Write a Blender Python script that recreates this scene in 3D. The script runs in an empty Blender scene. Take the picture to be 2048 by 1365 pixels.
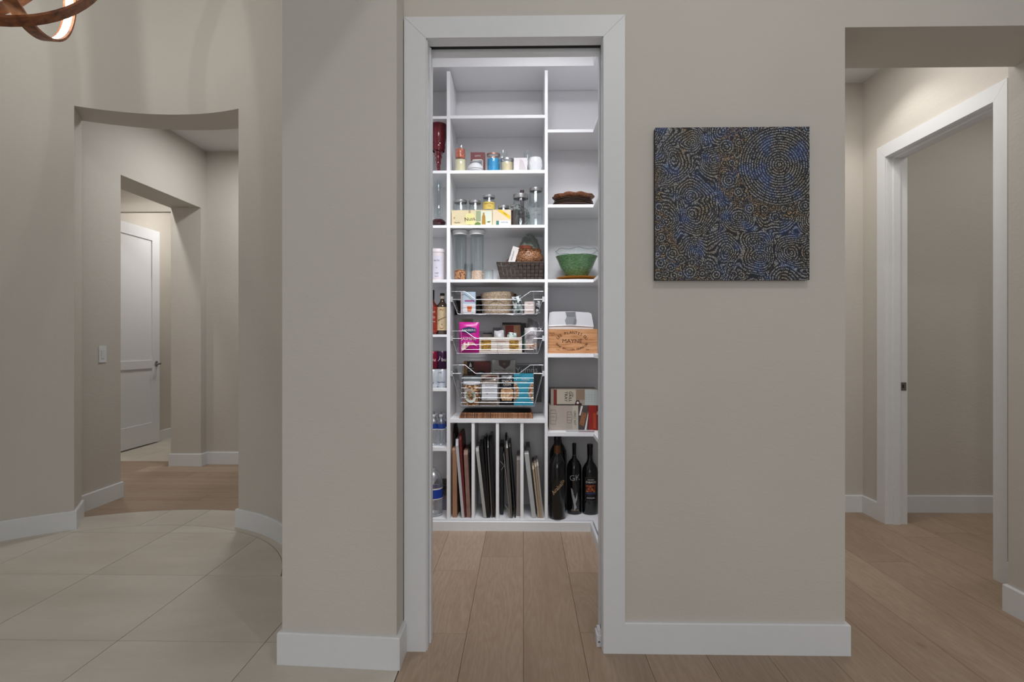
import bpy, bmesh, math, random
from mathutils import Vector, Matrix
random.seed(7)
PI = math.pi
C = bpy.context.scene.collection

# ---------------------------------------------------------------- camera
F = 1150.0; YAW = 0.0191; EYE = 1.24; HOR = 682.0
cam = bpy.data.cameras.new('camera'); cam.sensor_width = 36.0; cam.lens = F * 36 / 2048; cam.clip_start = 0.05
camo = bpy.data.objects.new('camera', cam); C.objects.link(camo)
camo.location = (0, 0, EYE); camo.rotation_euler = (PI / 2, 0, YAW)
bpy.context.scene.camera = camo

# ---------------------------------------------------------------- world, exposure
sc = bpy.context.scene
sc.view_settings.view_transform = 'Standard'; sc.view_settings.look = 'None'
sc.view_settings.gamma = 1.0; sc.view_settings.use_curve_mapping = False
sc.view_settings.exposure = -0.42
w = bpy.data.worlds.new('world'); sc.world = w; w.use_nodes = True
bg = w.node_tree.nodes['Background']; bg.inputs[0].default_value = (0.95, 0.975, 1.0, 1); bg.inputs[1].default_value = 0.50

def light(name, kind, loc, power, size=0.3, rot=(0, 0, 0), col=(1, 0.97, 0.92), sizey=None, spot=None, blend=0.6):
    l = bpy.data.lights.new(name, kind); l.energy = power; l.color = col
    if kind == 'AREA':
        l.size = size
        if sizey: l.shape = 'RECTANGLE'; l.size_y = sizey
        else: l.shape = 'DISK'
    elif kind == 'SPOT':
        l.shadow_soft_size = size; l.spot_size = spot; l.spot_blend = blend
    else:
        l.shadow_soft_size = size
    o = bpy.data.objects.new(name, l); o.location = loc; o.rotation_euler = rot; C.objects.link(o); return o

light('front_fill', 'AREA', (0.3, -3.2, 1.75), 59, 3.0, (PI / 2, 0, 0), (0.98, 0.985, 1.0), sizey=2.4)  # added soft frontal fill behind the camera; no window stands there
light('room_fill', 'AREA', (0.5, 0.2, 3.22), 4, 1.6, (0, 0, 0), (1, 0.98, 0.95))  # added broad overhead fill for the great room, no known fixture
gl_ = light('pier_shade_spot', 'SPOT', (0.68, 0.53, 3.25), 30, 0.03, (0, 0, 0), (1, 0.98, 0.95), spot=2.4974, blend=0.03)  # added spot; its cone edge draws the diagonal shade on the pier
gl_.rotation_euler = (Vector((2.33, 2.30, 1.29)) - gl_.location).to_track_quat('-Z', 'Y').to_euler()
light('pantry_light', 'AREA', (0.12, 3.0, 3.2), 12.5, 0.40, (0, 0, 0), (0.95, 0.96, 1.0))
pl_ = light('pantry_front_fill', 'AREA', (-0.02, 2.56, 2.86), 13, 0.9, (0, 0, 0), (0.95, 0.965, 1.0), sizey=0.25)  # added fill above the door head, evens out the shelf fronts
pl_.data.spread = 1.6
pl_.rotation_euler = (Vector((-0.02, 3.80, 1.15)) - pl_.location).to_track_quat('-Z', 'Y').to_euler()
light('right_hall_light', 'SPOT', (2.06, 3.66, 3.10), 17, 0.03, (0, 0, 0), (1, 0.97, 0.93), spot=2.1, blend=0.45)
light('right_hall_fill', 'AREA', (1.75, 3.3, 3.10), 12.5, 0.9, (0, 0, 0), (1, 0.98, 0.95))  # added soft fill that lifts the hall around the downlight
light('left_hall_fill', 'AREA', (-2.3, 5.0, 3.12), 22, 0.25, (0, 0, 0), (0.98, 0.985, 1.0))  # added unseen lamp to keep the far hall from going dark
light('passage_light', 'SPOT', (-3.66, 5.0, 3.11), 44, 0.04, (0, 0, 0), (1, 0.98, 0.95), spot=2.7, blend=0.5)
light('foyer_light', 'AREA', (-3.75, 7.0, 3.10), 18, 0.25, (0, 0, 0), (1, 0.98, 0.95))
light('side_room_fill', 'AREA', (3.4, 3.3, 2.95), 7.5, 0.8, (0, 0, 0), (1, 0.98, 0.95))  # added fill to brighten the side room, source unseen

# ---------------------------------------------------------------- pixel helpers (survey of the photograph)
ca, sa = math.cos(YAW), math.sin(YAW)
def X(px, Y):
    u = (px - 1024) / F
    return Y * (u * ca - sa) / (ca + u * sa)
def Z(py, px, Y):
    u = (px - 1024) / F
    return EYE + (HOR - py) / F * Y / (ca + u * sa)

# ---------------------------------------------------------------- materials
def srgb(c):
    if isinstance(c, str):
        c = c.lstrip('#'); c = [int(c[i:i + 2], 16) / 255 for i in (0, 2, 4)]
    return tuple(((v / 12.92) if v <= 0.04045 else ((v + 0.055) / 1.055) ** 2.4) for v in c)
class NT:
    def __init__(s, m): s.t = m.node_tree; s.b = s.t.nodes['Principled BSDF']
    def n(s, typ, **kw):
        nd = s.t.nodes.new(typ)
        for k, v in kw.items():
            if k.startswith('i_'):
                key = k[2:]; key = int(key) if key.isdigit() else key.replace('_', ' ')
                nd.inputs[key].default_value = v
            else: setattr(nd, k, v)
        return nd
    def l(s, a, b): s.t.links.new(a, b)
    def math(s, op, a, b=None, c=None):
        nd = s.t.nodes.new('ShaderNodeMath'); nd.operation = op
        for i, v in enumerate((a, b, c)):
            if v is None: continue
            if isinstance(v, (int, float)): nd.inputs[i].default_value = v
            else: s.l(v, nd.inputs[i])
        return nd.outputs[0]
    def mix(s, fac, a, b, mode='MIX'):
        nd = s.t.nodes.new('ShaderNodeMix'); nd.data_type = 'RGBA'; nd.blend_type = mode
        for idx, v in ((0, fac), (6, a), (7, b)):
            if isinstance(v, (int, float)): nd.inputs[idx].default_value = v
            elif isinstance(v, tuple): nd.inputs[idx].default_value = (*v[:3], 1)
            else: s.l(v, nd.inputs[idx])
        return nd.outputs[2]
    def ramp(s, src, stops):
        nd = s.t.nodes.new('ShaderNodeValToRGB'); r = nd.color_ramp
        while len(r.elements) < len(stops): r.elements.new(0.5)
        for e, (p, c) in zip(r.elements, stops):
            e.position = p; e.color = (*c, 1) if len(c) == 3 else c
        s.l(src, nd.inputs[0]); return nd.outputs[0]
    def bump(s, h, strength=0.3, dist=0.01):
        nd = s.n('ShaderNodeBump', i_Strength=strength, i_Distance=dist); s.l(h, nd.inputs['Height'])
        s.l(nd.outputs[0], s.b.inputs['Normal']); return nd
_M = {}
def mat(name, col, rough=0.5, metal=0.0, trans=0.0, ior=1.45, emit=None, estr=1.0, coat=0.0, alpha=1.0, vary=0.0, vscale=30, bump=0.0, bscale=80):
    if name in _M: return _M[name]
    m = bpy.data.materials.new(name); m.use_nodes = True; t = NT(m); b = t.b; c = srgb(col)
    b.inputs['Base Color'].default_value = (*c, 1); b.inputs['Roughness'].default_value = rough
    b.inputs['Metallic'].default_value = metal; b.inputs['Transmission Weight'].default_value = trans
    b.inputs['IOR'].default_value = ior; b.inputs['Coat Weight'].default_value = coat; b.inputs['Alpha'].default_value = alpha
    if emit: b.inputs['Emission Color'].default_value = (*srgb(emit), 1); b.inputs['Emission Strength'].default_value = estr
    if vary or bump:
        tc = t.n('ShaderNodeTexCoord')
        if vary:
            nz = t.n('ShaderNodeTexNoise', i_Scale=vscale, i_Detail=3.0); t.l(tc.outputs['Object'], nz.inputs['Vector'])
            lo = tuple(v * (1 - vary) for v in c); hi = tuple(min(1, v * (1 + vary)) for v in c)
            t.l(t.ramp(nz.outputs[0], [(0.3, lo), (0.7, hi)]), b.inputs['Base Color'])
        if bump:
            n2 = t.n('ShaderNodeTexNoise', i_Scale=bscale, i_Detail=2.0); t.l(tc.outputs['Object'], n2.inputs['Vector'])
            t.bump(n2.outputs[0], bump, 0.003)
    _M[name] = m; return m

def wall_mat(name, col, strength=0.3):
    m = bpy.data.materials.new(name); m.use_nodes = True; t = NT(m)
    g = t.n('ShaderNodeNewGeometry'); mp = t.n('ShaderNodeMapping'); mp.inputs['Scale'].default_value = (1, 1, 2.2)
    t.l(g.outputs['Position'], mp.inputs[0])
    a = t.n('ShaderNodeTexNoise', i_Scale=17.0, i_Detail=4.0, i_Roughness=0.6, i_Distortion=1.2); t.l(mp.outputs[0], a.inputs['Vector'])
    b = t.n('ShaderNodeTexNoise', i_Scale=160.0, i_Detail=2.0); t.l(g.outputs['Position'], b.inputs['Vector'])
    h = t.math('ADD', a.outputs[0], t.math('MULTIPLY', b.outputs[0], 0.25))
    t.bump(h, strength, 0.004)
    d = t.n('ShaderNodeTexNoise', i_Scale=1.3, i_Detail=2.0); t.l(g.outputs['Position'], d.inputs['Vector'])
    c = srgb(col)
    t.l(t.ramp(d.outputs[0], [(0.3, tuple(v * 0.97 for v in c)), (0.7, tuple(v * 1.03 for v in c))]), t.b.inputs['Base Color'])
    t.b.inputs['Roughness'].default_value = 0.7
    return m
M_wall = wall_mat('greige_wall', '#ccc6bd')
M_ceil = wall_mat('ceiling_paint', '#dcdcdc', 0.3)
M_pwall = wall_mat('pantry_wall', '#ececee', 0.2)
M_trim = mat('trim_white', '#e2e3e4', 0.42, vary=0.01)
M_shelf = mat('melamine_white', '#f0f0f2', 0.38)
M_dark = mat('dark_gap', '#2c2a28', 0.8)

def wood_floor_mat(name, axis):
    m = bpy.data.materials.new(name); m.use_nodes = True; t = NT(m)
    g = t.n('ShaderNodeNewGeometry'); oi = t.n('ShaderNodeObjectInfo')
    add = t.n('ShaderNodeVectorMath', operation='ADD')
    cmb = t.n('ShaderNodeCombineXYZ'); t.l(t.math('MULTIPLY', oi.outputs['Random'], 37.0), cmb.inputs[0]); t.l(t.math('MULTIPLY', oi.outputs['Random'], 91.0), cmb.inputs[1])
    t.l(g.outputs['Position'], add.inputs[0]); t.l(cmb.outputs[0], add.inputs[1])
    mp = t.n('ShaderNodeMapping'); mp.inputs['Scale'].default_value = (1, 0.09, 1) if axis == 'y' else (0.09, 1, 1)
    t.l(add.outputs[0], mp.inputs[0])
    warp = t.n('ShaderNodeTexNoise', i_Scale=9.0, i_Detail=2.0, i_Distortion=0.8); t.l(mp.outputs[0], warp.inputs['Vector'])
    rings = t.math('SINE', t.math('MULTIPLY', warp.outputs[0], 75.0))
    grain = t.n('ShaderNodeTexNoise', i_Scale=120.0, i_Detail=5.0, i_Roughness=0.65); t.l(mp.outputs[0], grain.inputs['Vector'])
    blot = t.n('ShaderNodeTexNoise', i_Scale=6.0, i_Detail=3.0); t.l(mp.outputs[0], blot.inputs['Vector'])
    base = t.ramp(oi.outputs['Random'], [(0.0, srgb('#a48f7a')), (0.5, srgb('#ad9782')), (1.0, srgb('#b7a18b'))])
    c1 = t.mix(t.math('MULTIPLY', t.math('ADD', rings, 1.0), 0.09), base, srgb('#86694f'))
    c2 = t.mix(t.math('MULTIPLY', t.ramp(grain.outputs[0], [(0.45, (0, 0, 0)), (0.75, (1, 1, 1))]), 0.35), c1, srgb('#846850'))
    c3 = t.mix(t.math('MULTIPLY', t.ramp(blot.outputs[0], [(0.5, (0, 0, 0)), (0.8, (1, 1, 1))]), 0.45), c2, srgb('#8a6a52'))
    kn = t.n('ShaderNodeTexVoronoi', i_Scale=2.6); mk = t.n('ShaderNodeMapping'); mk.inputs['Scale'].default_value = (1, 0.6, 1) if axis == 'y' else (0.6, 1, 1)
    t.l(add.outputs[0], mk.inputs[0]); t.l(mk.outputs[0], kn.inputs['Vector'])
    km = t.ramp(kn.outputs['Distance'], [(0.02, (0.55, 0.55, 0.55)), (0.065, (0, 0, 0))])
    c4 = t.mix(km, c3, srgb('#5c4230'))
    t.l(c4, t.b.inputs['Base Color']); t.b.inputs['Roughness'].default_value = 0.5
    t.bump(grain.outputs[0], 0.12, 0.002)
    return m
M_oakY = wood_floor_mat('oak_plank_lengthwise', 'y'); M_oakX = wood_floor_mat('oak_plank_crosswise', 'x')

def tile_mat():
    m = bpy.data.materials.new('stone_tile'); m.use_nodes = True; t = NT(m)
    g = t.n('ShaderNodeNewGeometry'); oi = t.n('ShaderNodeObjectInfo')
    cmb = t.n('ShaderNodeCombineXYZ'); t.l(t.math('MULTIPLY', oi.outputs['Random'], 53.0), cmb.inputs[0]); t.l(t.math('MULTIPLY', oi.outputs['Random'], 17.0), cmb.inputs[2])
    add = t.n('ShaderNodeVectorMath', operation='ADD'); t.l(g.outputs['Position'], add.inputs[0]); t.l(cmb.outputs[0], add.inputs[1])
    mp = t.n('ShaderNodeMapping'); mp.inputs['Scale'].default_value = (0.5, 1.2, 1); t.l(add.outputs[0], mp.inputs[0])
    n1 = t.n('ShaderNodeTexNoise', i_Scale=3.0, i_Detail=8.0, i_Roughness=0.6); t.l(mp.outputs[0], n1.inputs['Vector'])
    n2 = t.n('ShaderNodeTexNoise', i_Scale=60.0, i_Detail=4.0); t.l(mp.outputs[0], n2.inputs['Vector'])
    base = t.ramp(n1.outputs[0], [(0.3, srgb('#c9c0b3')), (0.7, srgb('#dad2c6'))])
    c = t.mix(t.math('MULTIPLY', n2.outputs[0], 0.22), base, srgb('#afa495'))
    t.l(c, t.b.inputs['Base Color']); t.b.inputs['Roughness'].default_value = 0.45
    t.bump(n2.outputs[0], 0.05, 0.002); return m
M_tile = tile_mat()

# ---------------------------------------------------------------- mesh helpers
class MB:
    def __init__(s): s.bm = bmesh.new(); s.mats = []; s.cur = 0
    def m(s, material):
        if material not in s.mats: s.mats.append(material)
        s.cur = s.mats.index(material); return s
    def _f(s, vs):
        try: f = s.bm.faces.new(vs); f.material_index = s.cur; return f
        except ValueError: return None
    def box(s, x0, x1, y0, y1, z0, z1, rot=None, piv=None):
        p = [(x, y, z) for z in (z0, z1) for y in (y0, y1) for x in (x0, x1)]
        if rot:
            R = rot if isinstance(rot, Matrix) else Matrix.Rotation(rot, 3, 'Y'); piv = Vector(piv or (0, 0, 0))
            p = [tuple(R @ (Vector(q) - piv) + piv) for q in p]
        v = [s.bm.verts.new(q) for q in p]
        for q in ((0, 2, 3, 1), (4, 5, 7, 6), (0, 1, 5, 4), (2, 6, 7, 3), (0, 4, 6, 2), (1, 3, 7, 5)): s._f([v[i] for i in q])
        return s
    def prism(s, pts, z0, z1, axis='z'):
        def P(a, b, c): return (a, b, c) if axis == 'z' else ((a, c, b) if axis == 'y' else (c, a, b))
        lo = [s.bm.verts.new(P(a, b, z0)) for a, b in pts]; hi = [s.bm.verts.new(P(a, b, z1)) for a, b in pts]
        n = len(pts); s._f(lo[::-1]); s._f(hi)
        for i in range(n): s._f([lo[i], lo[(i + 1) % n], hi[(i + 1) % n], hi[i]])
        return s
    def lathe(s, prof, seg=28, c=(0, 0, 0), a0=0.0, a1=None, fn=None, sx=1.0, sy=1.0):
        full = a1 is None; a1 = a0 + 2 * PI if full else a1; n = seg if full else seg + 1; rows = []
        for r, z in prof:
            if r < 1e-6 and full: rows.append([s.bm.verts.new((c[0], c[1], c[2] + z))]); continue
            row = []
            for i in range(n):
                a = a0 + (a1 - a0) * i / seg; rr, zz = (fn(r, z, a) if fn else (r, z))
                row.append(s.bm.verts.new((c[0] + rr * math.cos(a) * sx, c[1] + rr * math.sin(a) * sy, c[2] + zz)))
            rows.append(row)
        for A, B in zip(rows, rows[1:]):
            m_ = n if full else n - 1
            for i in range(m_):
                j = (i + 1) % n
                if len(A) == 1 and len(B) == 1: continue
                if len(A) == 1: s._f([A[0], B[j], B[i]])
                elif len(B) == 1: s._f([A[i], A[j], B[0]])
                else: s._f([A[i], A[j], B[j], B[i]])
        return s
    def tube(s, pts, r, seg=8, closed=False, cap=True):
        pts = [Vector(p) for p in pts]; n = len(pts); rows = []; prev = None
        for i, p in enumerate(pts):
            if closed: d = pts[(i + 1) % n] - pts[i - 1]
            else: d = pts[min(i + 1, n - 1)] - pts[max(i - 1, 0)]
            d.normalize()
            if prev is None:
                up = Vector((0, 0, 1)) if abs(d.z) < 0.9 else Vector((1, 0, 0)); e1 = d.cross(up).normalized()
            else: e1 = (prev - d * prev.dot(d)).normalized()
            prev = e1; e2 = d.cross(e1); rr = r[i] if isinstance(r, (list, tuple)) else r
            rows.append([s.bm.verts.new(p + e1 * rr * math.cos(2 * PI * k / seg) + e2 * rr * math.sin(2 * PI * k / seg)) for k in range(seg)])
        for i in range(n if closed else n - 1):
            A, B = rows[i], rows[(i + 1) % n]
            for k in range(seg): s._f([A[k], A[(k + 1) % seg], B[(k + 1) % seg], B[k]])
        if cap and not closed: s._f(rows[0][::-1]); s._f(rows[-1])
        return s
    def sheet(s, fn, nu, nv):
        g = [[s.bm.verts.new(fn(i / nu, j / nv)) for i in range(nu + 1)] for j in range(nv + 1)]
        for j in range(nv):
            for i in range(nu): s._f([g[j][i], g[j][i + 1], g[j + 1][i + 1], g[j + 1][i]])
        return s
    def pillow(s, w_, h, d, c=(0, 0, 0), n=10, seal=0.06, noise=0.0, seed=0, taper=0.0):
        rnd = random.Random(seed); ph = [rnd.uniform(0, 6) for _ in range(4)]
        def th(u, v):
            a = max(0, 1 - abs(2 * u - 1) ** 3); vv = (v - seal) / (1 - 2 * seal)
            b = 0 if vv <= 0 or vv >= 1 else (1 - abs(2 * vv - 1) ** 3)
            k = (a * b) ** 0.5
            return 0.0008 + k * d / 2 * (1 + noise * math.sin(7 * u + ph[0]) * math.sin(9 * v + ph[1]))
        def P(sign):
            def f(u, v):
                ww = w_ * (1 - taper * v)
                return (c[0] + (u - 0.5) * ww, c[1] + sign * th(u, v) + noise * 0.01 * math.sin(5 * u + 6 * v + ph[2]), c[2] + v * h * (1 + noise * 0.05 * math.sin(6 * u + ph[3])))
            return f
        s.sheet(P(-1), n, n + 4); s.sheet(P(1), n, n + 4)
        bmesh.ops.remove_doubles(s.bm, verts=s.bm.verts[:], dist=0.0001); return s
    def bevel(s, w_, seg=1):
        es = [e for e in s.bm.edges if len(e.link_faces) == 2 and e.calc_face_angle(0) > 0.6]
        bmesh.ops.bevel(s.bm, geom=es, offset=w_, segments=seg, affect='EDGES', clamp_overlap=True); return s
    def done(s, name, parent=None, smooth=None, loc=(0, 0, 0), mods=None):
        bmesh.ops.recalc_face_normals(s.bm, faces=s.bm.faces[:])
        me = bpy.data.meshes.new(name); 
        if smooth:
            for f in s.bm.faces: f.smooth = True
            for e in s.bm.edges:
                if len(e.link_faces) == 2 and e.calc_face_angle(0) > smooth: e.smooth = False
        s.bm.to_mesh(me); s.bm.free()
        for m_ in s.mats: me.materials.append(m_)
        o = bpy.data.objects.new(name, me); C.objects.link(o); o.location = loc
        if parent: o.parent = parent
        return o
def mb(material): return MB().m(material)
SM = 0.7
def tag(o, label=None, cat=None, group=None, kind=None):
    if label: o['label'] = label
    if cat: o['category'] = cat
    if group: o['group'] = group
    if kind: o['kind'] = kind
    return o
def thing(name, label, cat, loc=(0, 0, 0), rz=0, group=None):
    o = bpy.data.objects.new(name, None); C.objects.link(o); o.location = loc; o.rotation_euler = (0, 0, rz); o.empty_display_size = 0.1
    return tag(o, label, cat, group)
def struct(o): o['kind'] = 'structure'; return o
def sempty(name, loc=(0, 0, 0)):
    o = bpy.data.objects.new(name, None); C.objects.link(o); o.location = loc; o['kind'] = 'structure'; return o
def copy_tree(o, parent=None):
    c = o.copy(); C.objects.link(c); c.parent = parent
    for ch in list(o.children): copy_tree(ch, c)
    return c
def sub(o, label): o['label'] = label; return o

def lettering(items, material, parent, name='lettering', ext=0.0004):
    """items: (text, x, z, size, rot, y, xscale) on a front facing -Y; each line of print is a part, long runs of single letters are one"""
    if 1 < len(items) <= 7: return [lettering([it], material, parent, name, ext)[0] for it in items]
    bm = bmesh.new()
    for it in items:
        txt, x, z, size = it[:4]; rot = it[4] if len(it) > 4 else 0; y = it[5] if len(it) > 5 else 0; xs = it[6] if len(it) > 6 else 1
        cu = bpy.data.curves.new('t', 'FONT'); cu.body = txt; cu.size = size; cu.align_x = 'CENTER'; cu.align_y = 'CENTER'; cu.resolution_u = 2; cu.extrude = ext
        ob = bpy.data.objects.new('t', cu); C.objects.link(ob)
        me = bpy.data.meshes.new_from_object(ob)
        mtx = Matrix.Translation((x, y, z)) @ Matrix.Rotation(PI / 2, 4, 'X') @ Matrix.Rotation(rot, 4, 'Z') @ Matrix.Diagonal((xs, 1, 1, 1))
        me.transform(mtx); bm.from_mesh(me)
        bpy.data.objects.remove(ob); bpy.data.curves.remove(cu); bpy.data.meshes.remove(me)
    me = bpy.data.meshes.new(name); bm.to_mesh(me); bm.free(); me.materials.append(material)
    o = bpy.data.objects.new(name, me); C.objects.link(o); o.parent = parent
    if len(items) > 7: o['kind'] = 'stuff'
    return [o]
def wrap(o, r, cx=0, cy=0):
    """bend a flat front-facing lettering mesh round a cylinder of radius r about (cx, cy)"""
    for q in (o if isinstance(o, list) else [o]):
        for v in q.data.vertices:
            a = (v.co.x - cx) / r; rr = r - v.co.y
            v.co.x = cx + rr * math.sin(a); v.co.y = cy - rr * math.cos(a)
    return o

# ================================================================ SETTING
RC = Vector((-2.36, 2.70)); RI = 1.19; RO = 1.48
def pol(r, deg): a = math.radians(deg); return (RC.x + r * math.cos(a), RC.y + r * math.sin(a))
def arc(r, d0, d1, n): return [pol(r, d0 + (d1 - d0) * i / n) for i in range(n + 1)]
TOP = 3.30
# --- floor slab
floor = struct(mb(M_dark).box(-6, 5, -2.5, 9.5, -0.10, -0.012).done('floor'))
# --- walls
YW = 2.30
struct(mb(M_wall).prism([(-0.927, 2.197), (-0.478, 2.167), (-0.478, 2.43), (-0.927, 2.62)], 0, TOP).done('wall_pier'))
wf = MB().m(M_wall)
wf.box(-0.478, -0.400, YW, 2.43, 0, TOP).box(-0.400, 0.332, YW, 2.425, 2.462, TOP)
wf.box(0.332, 0.90, YW, 2.345, 0, TOP).box(0.332, 0.90, 2.395, 2.43, 0, TOP)
wf.box(0.90, 1.274, YW, 2.645, 0, TOP)
wf.box(1.274, 2.222, YW, 2.645, 2.482, TOP)
struct(wf.done('wall_front'))
struct(mb(M_wall).box(2.222, 5.0, YW, 2.676, 0, TOP).done('wall_right_pier'))
wr = mb(M_wall); wr.box(2.465, 2.585, 2.676, 3.03, 0, 3.13).box(2.465, 2.585, 3.955, 4.22, 0, 3.13).box(2.465, 2.585, 3.03, 3.955, 2.495, 3.13)
struct(wr.done('wall_right_hall'))
struct(mb(M_wall).box(0.93, 5.0, 4.22, 4.34, 0, 3.4).done('wall_right_back'))
struct(mb(M_ceil).box(0.93, 2.465, 2.645, 4.22, 3.115, 3.2).done('ceiling_right_hall'))
struct(mb(M_ceil).box(2.585, 5.0, 2.676, 4.22, 3.0, 3.1).done('ceiling_side_room'))
# pantry shell
struct(mb(M_pwall).box(-1.05, -0.95, 2.60, 4.12, 0, 3.3).done('wall_pantry_left'))
struct(mb(M_pwall).box(0.83, 0.93, 2.645, 4.12, 0, 3.3).done('wall_pantry_right'))
struct(mb(M_pwall).box(-1.05, 0.93, 4.125, 4.22, 0, 3.3).done('wall_pantry_back'))
struct(mb(M_pwall).box(-1.05, 0.93, 2.43, 4.12, 3.22, 3.3).done('ceiling_pantry'))
# soffit over the pantry shelves (L-shaped)
struct(mb(M_shelf).prism([(-0.95, 3.755), (0.46, 3.755), (0.46, 2.44), (0.83, 2.44), (0.83, 4.12), (-0.95, 4.12)], 3.035, 3.22).done('trim_pantry_soffit'))
# rotunda
struct(mb(M_wall).prism(arc(RI, 120, 215, 36) + arc(RO, 215, 120, 36), 0, 4.1).done('wall_rotunda_left'))
struct(mb(M_wall).prism(arc(RI, 13, 67, 32) + arc(RI + 0.11, 67, 13, 32), 0, 4.1).done('wall_rotunda_right'))
struct(mb(M_wall).prism(arc(RI, 67, 120, 28) + arc(RO, 120, 67, 28), 2.79, 4.1).done('wall_rotunda_arch'))
struct(mb(M_wall).prism([pol(RI + 0.1, 67), pol(RI + 0.1, 55), pol(RO, 55), pol(RO, 67)][::-1], 0, 3.2).done('wall_arch_jamb'))
struct(mb(M_ceil).prism(arc(RO, 0, 360, 48)[:-1], 4.1, 4.2).done('ceiling_rotunda'))
# left hall and foyer beyond
wl = mb(M_wall)
wl.box(-3.49, -3.19, 3.88, 4.50, 0, 3.15).box(-3.49, -3.19, 5.635, 5.735, 0, 3.15).box(-3.49, -3.19, 4.50, 5.635, 2.56, 3.15)
struct(wl.done('wall_left_hall'))
struct(mb(M_wall).box(-3.49, 1.0, 5.735, 5.85, 0, 3.25).done('wall_left_hall_back'))
struct(mb(M_wall).box(0.93, 1.05, 4.34, 5.735, 0, 3.25).done('wall_left_hall_end'))
struct(mb(M_ceil).box(-3.19, 1.0, 4.0, 5.735, 3.15, 3.25).done('ceiling_left_hall'))
struct(mb(M_wall).box(-4.65, -4.53, 3.8, 9.0, 0, 3.15).done('wall_foyer_left'))
struct(mb(M_wall).box(-3.60, -3.49, 5.85, 9.0, 0, 3.15).done('wall_foyer_right'))
struct(mb(M_wall).box(-4.65, -3.49, 9.0, 9.1, 0, 3.15).done('wall_foyer_back'))
struct(mb(M_wall).box(-4.53, -3.49, 3.8, 3.88, 0, 3.15).done('wall_foyer_front'))
struct(mb(M_ceil).box(-4.65, -3.49, 3.8, 9.1, 3.15, 3.25).done('ceiling_foyer'))
hb = mb(M_wall); hb.box(-4.53, -3.49, 5.90, 5.96, 2.67, 3.15).box(-4.53, -3.49, 5.86, 5.92, 2.575, 2.67)
struct(hb.done('wall_foyer_header'))
# great room ceiling (camera side)
struct(mb(M_ceil).box(-1.2, 5.0, -2.5, 2.30, TOP, TOP + 0.1).done('ceiling_great_room'))
struct(mb(M_ceil).box(-6.0, -1.2, -2.5, 1.30, TOP, TOP + 0.1).done('ceiling_great_room_left'))

# --- baseboards
BH, BT = 0.123, 0.015
def bb_poly(name, path, parent=None, h=BH, t=BT):
    """baseboard along a 2D path; thickness to the left of travel direction"""
    n = len(path); off = []
    P = [Vector(p) for p in path]
    for i in range(n):
        nrm = []
        if i > 0: d = (P[i] - P[i - 1]).normalized(); nrm.append(Vector((-d.y, d.x)))
        if i < n - 1: d = (P[i + 1] - P[i]).normalized(); nrm.append(Vector((-d.y, d.x)))
        m_ = sum(nrm, Vector((0, 0))).normalized(); k = 1 / max(0.3, m_.dot(nrm[0])); off.append(P[i] + m_ * t * k)
    b = mb(M_trim); bm = b.bm
    rows = []
    for p, q in zip(P, off):
        inn = p.lerp(q, 0.72)
        rows.append([bm.verts.new((p.x, p.y, 0)), bm.verts.new((q.x, q.y, 0)), bm.verts.new((q.x, q.y, h - 0.005)), bm.verts.new((inn.x, inn.y, h)), bm.verts.new((p.x, p.y, h))])
    for A, B in zip(rows, rows[1:]):
        for k in range(5): b._f([A[k], A[(k + 1) % 5], B[(k + 1) % 5], B[k]])
    b._f(rows[0][::-1]); b._f(rows[-1])
    o = b.done(name, parent); return struct(o)
bb_poly('baseboard_pier', [(-0.478, 2.30), (-0.478, 2.167), (-0.927, 2.197), (-0.927, 2.5)])
bb_poly('baseboard_front', [(1.274, 2.645), (1.274, YW), (0.404, YW)])
bb_poly('baseboard_right_pier', [(3.5, YW), (2.222, YW), (2.222, 2.676), (2.465, 2.676), (2.465, 2.958)])
bb_poly('baseboard_right_hall', [(0.95, 4.22), (2.465, 4.22), (2.465, 4.03)][::-1])
bb_poly('baseboard_side_room', [(2.585, 3.97), (2.585, 4.22), (4.8, 4.22)][::-1])
bb_poly('baseboard_rotunda_left', [pol(RO, 120)] + arc(RI, 120, 210, 40))
bb_poly('baseboard_rotunda_right', arc(RI, 14, 67, 32) + [pol(RI + 0.13, 67)])
bb_poly('baseboard_left_hall', [(-3.49, 4.50), (-3.19, 4.50), (-3.19, 3.93)])
bb_poly('baseboard_left_hall_back', [(1.0, 5.735), (-3.19, 5.735), (-3.19, 5.635), (-3.49, 5.635), (-3.49, 5.85)])
bb_poly('baseboard_foyer', [(-4.53, 9.0), (-4.53, 3.9)])
bb_poly('baseboard_pantry_toe', [(0.452, 2.44), (0.452, 3.760), (-0.95, 3.760)], h=0.063)

# --- pantry doorway: casing, jambs, header slot
def mitred(name, pts, y0, y1, parent): return mb(M_trim).prism(pts, y0, y1, 'y').bevel(0.0012).done(name, parent)
XL0, XL1, XR1, XR0 = -0.4745, -0.3870, 0.3190, 0.4040
ZH1, ZH0 = 2.448, 2.533
t1 = sempty('trim_1'); t1.location = (0, 0, 0)
cf, cb = 2.285, YW
mitred('side_casing', [(XL0, 0), (XL1, 0), (XL1, ZH1), (XL0, ZH0)], cf, cb, t1)
mitred('side_casing', [(XR1, 0), (XR0, 0), (XR0, ZH0), (XR1, ZH1)], cf, cb, t1)
mitred('head_casing', [(XL1, ZH1 + 0.0012), (XR1, ZH1 + 0.0012), (XR0, ZH0 + 0.001), (XL0, ZH0 + 0.001)], cf, cb, t1)
j = mb(M_trim); j.box(XL1 - 0.013, XL1 + 0.004, YW - 0.004, 2.435, 0, ZH1 + 0.012).done('jamb', t1)
mb(M_trim).box(XL1 + 0.004, XL1 + 0.010, 2.352, 2.390, 0, ZH1 - 0.004).done('strike_strip', t1)
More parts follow.
